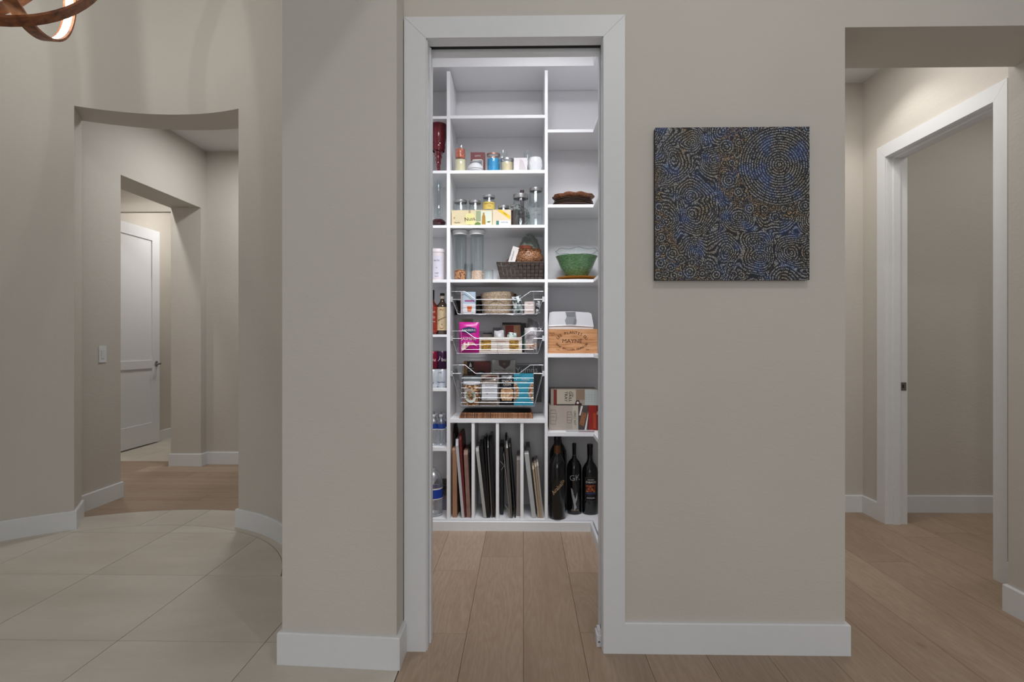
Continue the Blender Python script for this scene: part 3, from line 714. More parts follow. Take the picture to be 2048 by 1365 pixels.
# ---- water bottles
zb = zs(896); gw = 'small water bottles with blue labels in the left bay'
M_bl = P('blue_label', '#1c3e8c', .4); M_wt = P('water_cap', '#d4d6da', .4)
def water_prof(r, H):
    p = [(0, .002), (r * .8, 0), (r, .008)]
    n = 9
    for i in range(n): zz = .012 + (H * .66 - .012) * i / n; p += [(r, zz), (r * .955, zz + H * .66 / n * .5)]
    return p + [(r, H * .66), (r * .96, H * .72), (r * .7, H * .82), (r * .36, H * .88), (r * .33, H * .93)]
pxs = [(867, 3.86), (882, 3.86), (874, 3.95), (889, 3.95), (866, 4.03), (880, 4.03)]
wb = None
WL = ['small water bottle in the front, beside the jamb', 'small water bottle in the front, beside the white panel', 'water bottle in the second row, on its left',
      'water bottle in the second row, on its right', 'water bottle in the rear row, on its left', 'water bottle in the rear row, on its right']
for i, (px, Y) in enumerate(pxs):
    r = .030; H = .205
    if wb is None:
        t = thing('water_bottle', WL[i], 'bottle', (X(px, Y), Y, zb), 0, gw)
        mb(G_pet).lathe(water_prof(r, H), 22).done('body', t, 1.0)
        mb(M_wt).lathe([(r * .42, H * .925), (r * .44, H * .93), (r * .44, H * .99), (r * .4, H), (0, H)], 16).done('cap', t, SM)
        l_ = mb(M_bl).lathe([(r * 1.01, H * .55), (r * 1.01, H * .71)], 22).done('label', t, SM); sub(l_, 'blue wrap label')
        mb(paper).lathe([(r * 1.015, H * .525), (r * 1.015, H * .55)], 22).done('label_band', t, SM)
        wb = t
    else:
        t = copy_tree(wb); t['label'] = WL[i]; t.location = (X(px, Y), Y, zb)
    t.rotation_euler.z = i * 1.1
# ---- big water jug + basket behind
xc, w_ = on(846, 885, 3.85); r = w_ / 2; H = Z(936, 866, 3.85) - DECK
t = thing('water_jug', 'large clear water jug with blue wrap label on the bottom deck', 'bottle', (xc, 3.86, DECK))
p = [(0, .003), (r * .82, 0), (r, .015)]
for i in range(9): zz = .02 + H * .32 * i / 9; p += [(r, zz), (r * .965, zz + H * .018)]
p += [(r * .97, H * .36), (r * .97, H * .60), (r, H * .62), (r * .97, H * .72), (r * .82, H * .84), (r * .5, H * .93), (r * .3, H * .955)]
mb(G_pet).lathe(p, 36, fn=lambda rr, z, a: (rr * (1 + (.03 * math.sin(8 * a + z * 60) if z > H * .6 else 0)), z)).done('body', t, 1.0)
mb(M_wt).lathe([(r * .32, H * .955), (r * .33, H), (0, H)], 20).done('cap', t, SM)
mb(P('jug_label', '#1d3f9c', .4)).lathe([(r * 1.0, H * .375), (r * 1.0, H * .585)], 36).done('label', t, SM)
mb(paper).lathe([(r * 1.004, H * .57), (r * 1.004, H * .60)], 36).lathe([(r * 1.004, H * .365), (r * 1.004, H * .385)], 36).done('label_band', t, SM)
xb0, xb1 = X(886, 4.03), XA0 - .002
t = thing('wicker_basket', 'dark slatted basket behind the large water jug', 'basket', ((xb0 + xb1) / 2 - .03, 4.03, DECK))
hh = Z(962, 889, 4.03) - DECK; wb_ = .105
for i in range(9): mb(P('dark_wicker', '#4b4436', .6)).box(-wb_ / 2 + i * wb_ / 9, -wb_ / 2 + (i + .55) * wb_ / 9, -.07, -.064, hh * .55, hh, rot=.25, piv=(-wb_ / 2 + i * wb_ / 9, 0, hh * .55)).done('slat', t)
mb(P('grey_liner', '#83808a', .6)).box(-wb_ / 2, wb_ / 2, -.062, .06, 0, hh * .75).done('liner', t)
mb(P('dark_wicker', '#4b4436')).box(-wb_ / 2, wb_ / 2, -.07, .065, hh * .96, hh).done('rim', t)

# ---- third shelf: jars, boxes, glass jars
z3 = zs(449.5)
def jar(label, px0, px1, ytop, Y, z, group, lid=steel, lidh=.014, contents=None, neck=.88, ch=.5, cat='jar', name='glass_jar', gm=G_clear, emboss=False):
    xc, w_ = on(px0, px1, Y); r = w_ / 2; H = Z(ytop, (px0 + px1) / 2, Y) - z
    t = thing(name, label, cat, (xc, Y, z), 0, group)
    hb_ = H - (lidh if lid else 0)
    mb(gm).lathe([(0, .001), (r * .9, .001), (r, .01), (r, hb_ * .84), (r * neck, hb_ * .94), (r * neck, hb_), (r * (neck - .05), hb_), (r * (neck - .05), hb_ * .93), (r * .94, hb_ * .83), (r * .94, .01), (0, .006)], 30,
               fn=(lambda rr, zz, a: (rr * (1 + .015 * math.sin(12 * a)), zz)) if emboss else None).done('jar', t, SM)
    if lid: mb(lid).lathe([(r * (neck + .02), hb_ - .004), (r * (neck + .05), hb_ + .001), (r * (neck + .05), H - .002), (r * neck, H), (0, H)], 30).done('lid', t, SM)
    if contents: mb(contents).lathe([(0, .0065), (r * .92, .012), (r * .92, H * ch), (0, H * (ch + .02))], 24).done('contents', t, SM)
    if emboss:
        e = mb(gm)
        for k, (ex, ez) in enumerate([(0, .62), (.25, .5), (-.25, .5), (0, .4), (.3, .3), (-.3, .3), (0, .2)]):
            a = -PI / 2 + ex * 1.6; e.lathe([(0, -.006), (.010, -.003), (.012, 0), (.010, .003), (0, .006)], 10, (r * .985 * math.cos(a), r * .985 * math.sin(a), H * ez))
        e.done('embossing', t, SM)
    return t
gj = 'glass jars on the third shelf'
jar('squat glass jar with tin lid, behind the pale box at its left', 907, 935, 401, 3.93, z3, gj)
jar('squat glass jar with tin lid, second from the left', 937, 963, 402, 3.93, z3, gj)
t = jar('taller glass jar with a yellow note on it', 965, 991, 391, 3.95, z3, gj, lid=P('glassy_lid', '#a9abae', .3, metal=.5))
xx, ww = on(965, 991, 3.95); hN0 = Z(421, 978, 3.95) - z3; hN1 = Z(406, 978, 3.95) - z3
label_patch(mb(P('yellow_note', '#d9bd63', .7)), ww / 2 * 1.02, hN0, hN1, 125).done('note', t, SM)
wrap(lettering([('Golden Prune', 0, hN1 - .012, .0115, 0, -.0006), ('12 oz', .005, hN1 - .03, .010, 0, -.0006)], P('brown_ink', '#5d3b1d'), t), ww / 2 * 1.02)
jar('small low jar with tin lid, behind the box with yellow stripe', 995, 1019, 412, 3.93, z3, gj)
# decorative plate standing
t = thing('decorative_plate', 'round dark patterned glass plate standing at the back of the jar shelf', 'plate', (X(1032, 4.02), 4.02, z3))
pr = .098
def platefn(b, rr, c, tilt=.15, seg=32):
    tmp = MB(); tmp.mats = b.mats; tmp.cur = b.cur
    tmp.lathe([(0, 0), (rr * .6, .002), (rr * .95, .012), (rr, .014), (rr * .95, .009), (rr * .6, -.002), (0, -.003)], seg)
    tmp.bm.transform(Matrix.Translation(c) @ Matrix.Rotation(PI / 2 - tilt, 4, 'X'))
    me = bpy.data.meshes.new('t'); tmp.bm.to_mesh(me); tmp.bm.free(); b.bm.from_mesh(me); bpy.data.meshes.remove(me); return b
def speckle(name, cols, scale, rough=.4, stretch=(1, 1, 1), bump=0.0):
    if name in _M: return _M[name]
    m = bpy.data.materials.new(name); m.use_nodes = True; t = NT(m); tc = t.n('ShaderNodeTexCoord'); mp = t.n('ShaderNodeMapping'); mp.inputs['Scale'].default_value = stretch
    t.l(tc.outputs['Object'], mp.inputs[0]); v = t.n('ShaderNodeTexVoronoi', i_Scale=scale); t.l(mp.outputs[0], v.inputs['Vector'])
    sp_ = t.n('ShaderNodeSeparateColor'); t.l(v.outputs['Color'], sp_.inputs[0])
    n = len(cols); rp = t.ramp(sp_.outputs[0], [(i / n, srgb(c)) for i, c in enumerate(cols)])
    for nd in t.t.nodes:
        if nd.type == 'VALTORGB': nd.color_ramp.interpolation = 'CONSTANT'
    t.l(rp, t.b.inputs['Base Color']); t.b.inputs['Roughness'].default_value = rough
    if bump: t.bump(t.math('SUBTRACT', 1.0, v.outputs['Distance']), bump, .004)
    _M[name] = m; return m
platefn(mb(speckle('plate_pattern', ['#8f9490', '#545a52', '#a8aca8', '#3c2a26', '#9aa09c'], 130)), pr, (0, 0, pr)).done('dish', t, SM)
platefn(mb(speckle('plate_dark', ['#3a2020', '#4c3a34', '#281818'], 160)), pr * .62, (0, -.004, pr)).done('centre_pattern', t, SM)
# boxes at the front
Yb = 3.80
xc, w_ = on(903, 984.5, Yb); H = Z(420, 940, Yb) - z3
t = thing('tea_box', 'long pale yellow box with a hanging round-cornered tag', 'box', (xc, Yb + .03, z3))
mb(P('pale_yellow_card', '#d3c4a0', .6, vary=.06, vscale=12)).box(-w_ / 2, w_ / 2, -.03, .03, 0, H).bevel(.001).done('box', t)
fy = -.0304
def quad(m_, x0, x1, z0, z1, parent, name='print_block', y=fy, th=.0005):
    return mb(m_).box(x0, x1, y - th, y, z0, z1).done(name, parent)
quad(P('green_print', '#8f9b78', .6), w_ * .10, w_ * .22, H * .3, H * .95, t); quad(P('pale_print', '#c9d0c0', .6), w_ * .22, w_ * .48, H * .04, H * .92, t)
mb(P('mint_leaf', '#5c7a2e', .6)).prism([(w_ * .06, H * .05), (w_ * .13, 0.002), (w_ * .22, H * .05), (w_ * .21, H * .2), (w_ * .14, H * .26), (w_ * .08, H * .18)], fy - .0012, fy - .0005, 'y').done('leaf_print', t)
mb(P('amber_print', '#a07a22', .6)).prism([(w_ * .24, H * .1), (w_ * .34, H * .1), (w_ * .33, H * .6), (w_ * .31, H * .72), (w_ * .31, H * .84), (w_ * .27, H * .84), (w_ * .27, H * .72), (w_ * .25, H * .6)], fy - .0012, fy - .0005, 'y').done('bottle_print', t)
mb(P('olive_print', '#5b6b2a', .6)).prism([(w_ * .36, H * .25), (w_ * .42, H * .2), (w_ * .47, H * .3), (w_ * .40, H * .3)], fy - .0012, fy - .0005, 'y').done('leaf_print', t)
tg = mb(P('tag_yellow', '#d6cf8e', .6)).prism([(-w_ * .15, H * .14), (-w_ * .13, H * .1), (w_ * .04, H * .1), (w_ * .06, H * .14), (w_ * .06, H * .68), (w_ * .03, H * .8), (-w_ * .12, H * .8), (-w_ * .15, H * .68)], fy - .0022, fy - .0012, 'y').done('tag', t)
quad(P('tag_ribbon', '#a98f74', .6), -w_ * .08, -w_ * .03, 0, H * 1.0, t, 'ribbon', fy - .0001, .0006)
lettering([('Nuss.', -w_ * .04, H * .44, .034, .1, fy - .0026)], ink, t); lettering([('T', -w_ * .43, H * .48, .018, 0, fy - .0006), ('Tee fein', -w_ * .36, H * .22, .012, 0, fy - .0006)], P('brown_ink', '#5d3b1d'), t)
xc, w_ = on(985, 1022, Yb); H = Z(419, 1000, Yb) - z3
t = thing('tea_box', 'beige box with a yellow corner stripe and a teal square', 'box', (xc, Yb + .03, z3))
mb(P('beige_card', '#d0bfa4', .6)).box(-w_ / 2 + .001, w_ / 2, -.03, .03, 0, H).bevel(.001).done('box', t)
mb(P('stripe_yellow', '#d9b31c', .6)).prism([(-w_ * .28, H * .99), (-w_ * .02, H * .99), (w_ * .46, H * .62), (w_ * .46, H * .4)], fy - .0006, fy, 'y').done('stripe', t)
quad(P('white_print', '#cfcfd2', .6), -w_ * .3, w_ * .48, H * .03, H * .33, t); quad(P('teal_print', '#2f6f6a', .6), -w_ * .3, -w_ * .15, H * .04, H * .32, t, y=fy - .0006)
lettering([('TASTE TEA', w_ * .14, H * .22, .010, 0, fy - .0008), ('HERBAL', w_ * .19, H * .73, .009, -.66, fy - .0008)], ink, t)
# jars at the right of the third shelf
jar('clear embossed jar with tin screw lid at the right of the third shelf', 1026, 1057, 389, 3.84, z3, gj, lid=P('screw_lid', '#a9a8a8', .3, metal=.9), lidh=.026, neck=.93, emboss=True)
jar('tallest clear embossed jar, against the right panel', 1057.5, 1085.5, 376.5, 3.86, z3, gj, lid=P('screw_lid', '#a9a8a8', .3, metal=.9), lidh=.018, neck=.86, emboss=True)
t = thing('straw_bundle', 'dark red candy sticks standing behind the embossed jar', 'sticks', (X(1044, 3.95), 3.95, z3))
for k in range(3):
    mb(P('dark_red_stick', '#4d2426', .5)).tube([((k - 1) * .0095, 0, 0), ((k - 1) * .0095 + .001, 0, Z(380, 1044, 3.95) - z3)], .0036, 8).done('stick', t)

# ---- fourth shelf
z4 = zs(558.5)
popcorn = speckle('popcorn_kernels', ['#b5753c', '#8a4626', '#c98a54', '#6e3420', '#d9a676'], 170, .4, bump=.8)
rice = speckle('rice_grains', ['#cfae98', '#d9bca6', '#c39c86', '#e0c8b4'], 260, .5, bump=.4)
gt = 'tall clear food canisters'
def tallc(label, px0, px1, Y, contents, ct):
    xc, w_ = on(px0, px1, Y); r = w_ / 2; H = Z(461.5, (px0 + px1) / 2, Y) - z4
    t = thing('food_canister', label, 'canister', (xc, Y, z4), 0, gt)
    rb = r * .84
    mb(G_clear).lathe([(0, .001), (rb * .95, .001), (rb, .006), (rb, H * .92), (rb * .96, H * .92), (rb * .95, .008), (0, .006)], 30, fn=lambda rr, z, a: (rr * (1 + .06 * math.cos(4 * a + PI)), z)).done('body', t, SM)
    mb(P('frost_lid', '#e4e5e7', .5)).lathe([(rb * .98, H * .905), (r * .94, H * .915), (r * .9, H * .935), (r, H * .945), (r, H * .99), (r * .96, H), (0, H)], 30).done('lid', t, SM)
    mb(contents).lathe([(0, .0065), (rb * .90, .007), (rb * .90, ct * H), (rb * .5, ct * H + .006), (0, ct * H + .01)], 26).done('contents', t, SM)
    return t
tallc('tall clear canister holding orange popcorn kernels', 904, 937, 3.85, popcorn, .20)
tallc('tall clear canister holding pale pink rice', 938, 971, 3.85, rice, .185)
t = jar('small empty glass tumbler behind the popcorn canister', 928, 946, 528, 3.99, z4, None, lid=None, neck=.98, cat='glass', name='glass_tumbler')
t = jar('small clear glass cup with handle beside the dark basket', 968, 987, 540.5, 3.84, z4, None, lid=None, neck=.98, cat='cup', name='glass_cup')
xx, ww = on(968, 987, 3.84)
mb(G_clear).tube([(-ww * .5 + .002, -.02, .040), (-ww * .5 - .016, -.022, .044), (-ww * .5 - .02, -.022, .025), (-ww * .5 + .002, -.02, .010)], .003, 8).done('handle', t, SM)
mb(P('smoke_rim', '#3d444c', .2)).tube([(ww * .47 * math.cos(a), ww * .47 * math.sin(a), Z(540.5, 978, 3.84) - z4) for a in [2 * PI * k / 24 for k in range(24)]], .0008, 5, closed=True).done('rim', t)
# black woven basket with tapered sides
Yk = 3.82; x0t, x1t = X(993.5, Yk), X(1087, Yk); x0b, x1b = X(1002, Yk), X(1083, Yk); Hb = Z(525, 1040, Yk) - z4
t = thing('woven_basket', 'black-brown woven strap basket with flared sides', 'basket', ((x0t + x1t) / 2, Yk, z4)); ox = (x0t + x1t) / 2
M_bw = P('dark_weave', '#30261f', .55, vary=.2, vscale=50); M_bw2 = P('dark_weave_light', '#3d3029', .55)
D = .22
def side_strips(face):
    nrow, ncol = 5, (11 if face in 'fb' else 9)
    b = MB().m(M_bw)
    for i in range(nrow):
        for jx in range(ncol):
            u0, u1 = jx / ncol + .006, (jx + 1) / ncol - .006; v0, v1 = i / nrow + .01, (i + 1) / nrow - .01
            b.m(M_bw if (i + jx) % 2 else M_bw2); pr_ = .0035 if (i + jx) % 2 else .0012
            q = []
            for (u, v) in ((u0, v0), (u1, v0), (u1, v1), (u0, v1)):
                if face in 'fb':
                    xa = (x0b + (x0t - x0b) * v) - ox; xb = (x1b + (x1t - x1b) * v) - ox; yy = (-.012 * v) if face == 'f' else (D + .012 * v)
                    q.append((xa + (xb - xa) * u, yy, v * Hb))
                else:
                    xx_ = ((x0b + (x0t - x0b) * v) if face == 'l' else (x1b + (x1t - x1b) * v)) - ox
                    q.append((xx_, -.012 * v + (D + .024 * v) * u, v * Hb))
            nrm = {'f': (0, -1, 0), 'b': (0, 1, 0), 'l': (-1, 0, 0), 'r': (1, 0, 0)}[face]
            outer = [b.bm.verts.new(tuple(p_[k] + nrm[k] * pr_ for k in range(3))) for p_ in q]; inner = [b.bm.verts.new(tuple(p_[k] - nrm[k] * .002 for k in range(3))) for p_ in q]
            b._f(outer); b._f(inner[::-1])
            for k in range(4): b._f([outer[k], outer[(k + 1) % 4], inner[(k + 1) % 4], inner[k]])
    return b
for fc in 'fblr':
    o = side_strips(fc).done('woven_side', t); o['kind'] = 'stuff'
mb(M_bw).tube([(x0t - ox, -.013, Hb), (x1t - ox, -.013, Hb), (x1t - ox, D + .013, Hb), (x0t - ox, D + .013, Hb)], .004, 6, closed=True).done('rim', t)
mb(M_bw).box(x0b - ox + .001, x1b - ox - .001, 0, D, .0, .004).done('base', t)
# small rattan basket on top (in the dark basket)
Yr = 3.90; xc, w_ = on(1030, 1086, Yr); zr = z4 + Hb * .9
t = thing('rattan_basket', 'small round reddish rattan basket sitting in the dark basket', 'basket', (xc, Yr, zr)); r = w_ / 2; H = Z(500, 1058, Yr) - zr
rat = mb(speckle('rattan', ['#6a3a22', '#9a6a45', '#3f2216', '#b08560'], 240, .5, (1, 1, 1.4)))
prof = []
for i in range(12): zz = H * i / 12; k = .82 + .18 * math.sin(PI * min(1, i / 10)); prof += [(r * k, zz), (r * k * 1.025, zz + H / 24)]
rat.lathe(prof + [(r * .9, H), (r * .85, H * .98), (r * .85, .01), (0, .005)], 40, fn=lambda rr, z, a: (rr * (1 + .012 * math.sin(26 * a + z * 900)), z)).done('body', t, 1.3)
mb(P('plum_dish', '#6e3a2a', .3, vary=.4, vscale=70)).lathe([(0, H * 1.15), (r * .45, H * 1.25), (r * .62, H * 1.0), (r * .5, H * .95), (0, H * .9)], 24, c=(-r * .25, 0, 0)).done('dried_pod', t, SM)
# clear bag over it
t = thing('plastic_bag', 'crumpled clear greenish bag rising above the rattan basket', 'bag', (X(1059, 3.93), 3.96, zr + H * .35))
gb_ = glass('greenish_film', '#dfe6de', .3, .5, .12)
rb_ = random.Random(3)
def bagf(rr, z, a): return (rr * (1 + .10 * math.sin(5 * a + z * 50) + .05 * math.sin(11 * a - z * 90)), z + .006 * math.sin(4 * a))
mb(gb_).lathe([(.078, 0), (.081, .035), (.077, .07), (.068, .11), (.050, .15), (.026, .168), (.032, .178), (.004, .184)], 36, fn=bagf).done('film', t, 1.2)
mb(P('grey_green_fold', '#8a938a', .4, alpha=.45)).sheet(lambda u, v: (-.055 + .11 * u * (1 - .4 * v) + .01 * math.sin(9 * v), -.096 + .07 * v * v + .012 * math.sin(14 * u), .06 + .10 * v - .05 * (u - .5) ** 2), 10, 8).done('fold', t, 1.2)
# paper tag leaning + dark triangular packet
t = thing('paper_tag', 'pale printed paper card leaning on the rattan basket', 'card', (X(1022, 3.86), 3.86, z4 + Hb * .98))
mb(paper).box(-.022, .022, -.0008, .0008, 0, .118, rot=.30, piv=(0, 0, 0)).done('card', t)
lettering([('HOLIDAY', .012, .055, .016, PI / 2 - .30, -.0016), ('MIX', -.004, .06, .012, PI / 2 - .30, -.0016)], P('grey_ink', '#77707c'), t)
t = thing('spice_packet', 'dark maroon triangular packet behind the paper card', 'packet', (X(1015, 3.89), 3.90, z4 + Hb * .98))
mb(P('maroon_packet', '#4a2826', .5)).prism([(-.028, 0), (.02, 0), (.018, .058)], -.006, .006, 'y').bevel(.002).done('packet', t)
t = thing('paper_liner', 'cream folded paper lining the top of the dark basket', 'paper', (X(1045, 3.86), 3.87, z4 + Hb * .97))
mb(P('cream_paper', '#cfb9a6', .7)).sheet(lambda u, v: (-.06 + .14 * u, -.03 + .05 * v, .004 + .012 * math.sin(PI * u) + .004 * math.sin(9 * v)), 10, 4).done('sheet', t)

# ================================================================ WIRE BASKETS
def wire_basket(label, ytop, ydip, ywires, ybot, pxb0, pxb1):
    Yf = 3.785; Yr_ = 4.09
    x0, x1 = XA1 + .004, XB0 - .004
    zt, zd, zb_ = Z(ytop, 995, Yf), Z(ydip, 995, Yf), Z(ybot, 995, Yf)
    t = thing('wire_basket', label, 'wire basket', (0, 0, 0), 0, 'sliding chrome wire baskets')
    r_ = .0024
    xa, xb, xc_, xd = X(930, Yf), X(951, Yf), X(1038, Yf), X(1061, Yf)
    mb(chrome).tube([(x0 + .006, Yf, zt), (xa, Yf, zt), (xb, Yf, zd), (xc_, Yf, zd), (xd, Yf, zt), (x1 - .006, Yf, zt)], r_, 8).done('front_rail', t, 1.0)
    mb(chrome).tube([(x0 + .006, Yf, zt), (x0 + .006, Yr_, zt), (x1 - .006, Yr_, zt), (x1 - .006, Yf, zt)], r_, 8).done('top_rim', t, 1.0)
    bx0, bx1 = X(pxb0, Yf), X(pxb1, Yf); vx0, vx1 = X(922.5, Yf), X(1067, Yf)
    def wire(pts_, rr, seg=6): mb(chrome).tube(pts_, rr, seg).done('wire', t, 1.0)
    for yy in ywires: zz = Z(yy, 995, Yf); wire([(vx0, Yf, zz), (vx1, Yf, zz)], .0013)
    for px in (922.5, 995, 1067): wire([(X(px, Yf), Yf - .002, zt if px != 995 else zd), (X(px, Yf), Yf - .002, zb_)], .0014)
    wire([(x0 + .006, Yf, zd), (vx0, Yf, zd)], .002); wire([(vx1, Yf, zd), (x1 - .006, Yf, zd)], .002)
    for Yq in (Yf, Yr_): wire([(x0 + .008, Yq, zd), (bx0, Yq, zb_), (bx1, Yq, zb_), (x1 - .008, Yq, zd)], .0022, 8)
    for k in range(1, 5):
        Yq = Yf + (Yr_ - Yf) * k / 5; wire([(x0 + .008, Yq, zt), (x0 + .008, Yq, zd), (bx0, Yq, zb_), (bx1, Yq, zb_), (x1 - .008, Yq, zd), (x1 - .008, Yq, zt)], .0010)
    for k in range(0, 11): xx_ = bx0 + (bx1 - bx0) * k / 10; wire([(xx_, Yf, zb_), (xx_, Yr_, zb_)], .0010)
    for k in range(1, 4):
        f_ = k / 4
        for (a, b_) in ((x0 + .008, bx0), (x1 - .008, bx1)): wire([(a + (b_ - a) * f_, Yf, zd + (zb_ - zd) * f_), (a + (b_ - a) * f_, Yr_, zd + (zb_ - zd) * f_)], .0013)
    for xq, nm in ((x0, 1), (x1, -1)):
        mb(chrome).box(min(xq - .003 * nm, xq + .008 * nm), max(xq - .003 * nm, xq + .008 * nm), Yf + .004, Yr_, zd - .012, zd + .014).done('slide_rail', t)
        mb(P('rail_bracket', '#bfc0c2', .35, metal=.5)).box(min(xq - .003 * nm, xq + .012 * nm), max(xq - .003 * nm, xq + .012 * nm), Yf - .012, Yf + .004, zd - .016, zd + .018).bevel(.002).done('bracket', t)
    return t, zb_ + .0026
b1, zb1 = wire_basket('top chrome wire basket, holding the rope basket', 583, 599, [610, 620], 628, 915.5, 1075)
b2, zb2 = wire_basket('middle chrome wire basket, holding the pink rice bag', 662, 677, [689, 699], 707, 914, 1076)
b3, zb3 = wire_basket('deep bottom chrome wire basket, holding the nut jar', 730, 747, [756, 766, 776, 786, 796, 805], 812, 922, 1069)

def carton(name, label, px0, px1, ytop, Y, d, z, m_, group=None, rz=0, cat='box', ybot=None):
    xc, w_ = on(px0, px1, Y); H = Z(ytop, (px0 + px1) / 2, Y) - z
    t = thing(name, label, cat, (xc, Y, z), rz, group)
    mb(m_).box(-w_ / 2, w_ / 2, 0, d, 0, H).bevel(.001).done('box', t)
    return t, w_, H
# --- basket 1 contents
Yc = 3.80
t, w_, H = carton('snack_box', 'pale blue and white drink mix carton in the top basket', 926, 951, 583.5, Yc, .05, zb1, P('carton_blue', '#a9bccc', .55))
quad(P('carton_white', '#d4d4d8', .55), -w_ / 2, w_ / 2, 0, H * .45, t, y=0); quad(P('carton_pink', '#9a4a78', .55), -w_ * .36, w_ * .40, H * .55, H * .62, t, y=0)
mb(P('orange_print', '#c25a1e', .5)).prism([(-w_ * .14, H * .1), (w_ * .16, H * .1), (w_ * .22, H * .34), (-w_ * .18, H * .34)], -.0012, -.0005, 'y').done('cup_print', t)
lettering([('SIP IT', 0, H * .68, .020, 0, -.0006), ('Fresh', .004, H * .86, .014, 0, -.0006)], paper, t)
carton('snack_box', 'slim pink-white carton beside the pale blue one', 921.5, 925.5, 584, Yc + .004, .05, zb1, P('carton_side', '#c4b6ba', .55))
# coiled rope basket
Yq = 3.90; xc, w_ = on(960, 1029, Yq); r = w_ / 2; H = Z(587, 995, Yq) - zb1
t = thing('rope_basket', 'round beige coiled rope basket in the top wire basket', 'basket', (xc, Yq, zb1))
prof = []; nn = 11
for i in range(nn):
    k = .80 + .2 * i / nn; zz = H * i / nn; prof += [(r * k * .975, zz), (r * k * 1.0, zz + H / nn * .5)]
rp = mb(speckle('rope', ['#b8a48c', '#a18c74', '#c7b49c', '#8c7760'], 210, .8, (1, 1, 2), bump=.5))
rp.lathe([(0, .002)] + prof + [(r * .98, H), (r * .92, H), (r * .75, .01), (0, .008)], 40, fn=lambda rr, z, a: (rr * (1 + .008 * math.sin(40 * a + z * 1200)), z + (.006 * math.cos(a + .6) if z > H * .7 else 0))).done('basket', t, 1.4)
t = thing('kraft_packet', 'tan kraft paper packet poking out of the rope basket', 'packet', (X(1005, 3.9), 3.885, zb1 + .04))
mb(P('kraft', '#a58c6c', .7)).pillow(.10, H * .75, .02, n=6, seed=4).done('packet', t, SM); t.rotation_euler = (0, .35, 0)
t = thing('kraft_packet', 'dark brown packet at the right of the rope basket rim', 'packet', (X(1019, 3.92), 3.925, zb1 + .05))
mb(P('brown_packet', '#4e3226', .6)).pillow(.05, H * .7, .02, n=6, seed=5).done('packet', t, SM); t.rotation_euler = (0, .25, 0)
t = thing('dark_pouch', 'dark brown pouch between the carton and the rope basket', 'pouch', (X(957, 3.93), 3.96, zb1))
mb(P('dark_pouch', '#2a1e1e', .4, vary=.4, vscale=40)).pillow(.045, .128, .03, n=8, noise=.3, seed=8).done('pouch', t, SM)
t = thing('dark_pouch', 'dark brown pouch at the far left of the top basket', 'pouch', (X(915, 4.0), 4.0, zb1))
mb(P('dark_pouch', '#2a1e1e', .4)).pillow(.04, .10, .03, n=8, noise=.3, seed=9).done('pouch', t, SM)
pat = speckle('grey_green_pattern', ['#9aa6a4', '#3e4a48', '#c2c8c8', '#6a7a76', '#b4b8bc'], 55, .35)
t = thing('printed_bag', 'grey-green printed bag right of the rope basket', 'bag', (X(1037, 3.84), 3.83, zb1))
mb(pat).pillow(.062, .118, .035, n=10, noise=.4, seed=11).done('bag', t, SM); t.rotation_euler = (0, -.12, 0)
t, w_, H = carton('white_carton', 'small pinkish white carton at the right of the top basket', 1049, 1069, 603, 3.82, .06, zb1, P('pinkwhite', '#cfc0bc', .5))
lettering([('Salt', 0, H * .8, .012, 0, -.0006), ('natural', 0, H * .2, .011, 0, -.0006)], P('tan_ink', '#9a7456'), t)
t = thing('printed_bag', 'white bag with dark leaf print at the far right of the top basket', 'bag', (X(1076, 3.86), 3.87, zb1 + .004))
mb(speckle('dark_leaf_print', ['#b9babd', '#2a2e30', '#c8c9cc', '#8a8c90'], 70, .4)).pillow(.03, .085, .02, n=8, noise=.2, seed=12).done('bag', t, SM)

# --- basket 2 contents
zc = zb2
Yp = 3.80
xc, w_ = on(917, 958, 3.787); H = Z(644, 937, 3.80) - zc
t = thing('rice_bag', 'bright pink bag of jasmine rice in the middle basket', 'bag', (xc, 3.825, zc))
M_pink = P('pink_film', '#c21f8e', .3, vary=.1, vscale=20)
mb(M_pink).pillow(w_, H, .05, n=14, seal=.03, noise=.12, seed=2).done('bag', t, SM)
def frontlet(items, m_, parent, yb, name='lettering'): return lettering([(a, x, z, s, rr, yb) for (a, x, z, s, rr) in items], m_, parent, name)
yb = -.0285
mb(P('logo_navy', '#1c2a52', .4)).prism([(-.045, H * .68), (-.05, H * .74), (-.045, H * .80), (0, H * .85), (.045, H * .80), (.05, H * .74), (.045, H * .68), (0, H * .63)], yb, yb + .004, 'y').done('logo_plate', t)
frontlet([('RANBERG', 0, H * .735, .0205, 0)], paper, t, yb - .0005)
frontlet([('NATURAL LONG', -.004, H * .575, .0100, 0)], P('logo_navy', '#1c2a52'), t, yb + .001)
frontlet([('JASMINE', 0, H * .46, .0270, 0)], paper, t, yb)
mb(speckle('rice_photo', ['#e0c8c0', '#d8a8a8', '#c89088', '#f0e0d8'], 120)).prism([(-.052, H * .05), (-.02, H * .14), (0, H * .24), (.03, H * .26), (.055, H * .22), (.03, H * .34), (-.03, H * .36), (-.05, H * .2)], yb + .001, yb + .005, 'y').done('rice_print', t)
t = thing('ruled_card', 'pale olive printed carton behind the pink rice bag', 'box', (X(934, 3.90), 3.90, zc))
hh = Z(637.5, 934, 3.90) - zc; ww = X(947, 3.9) - X(924, 3.9)
mb(P('olive_card', '#8c8b78', .6)).box(-ww / 2, ww / 2, 0, .03, 0, hh).bevel(.001).done('box', t)
lettering([('GLUTEN FREE', 0, hh - .012, .0095, 0, -.0006), ('SPICED', 0, hh - .024, .0105, 0, -.0006)], ink, t)
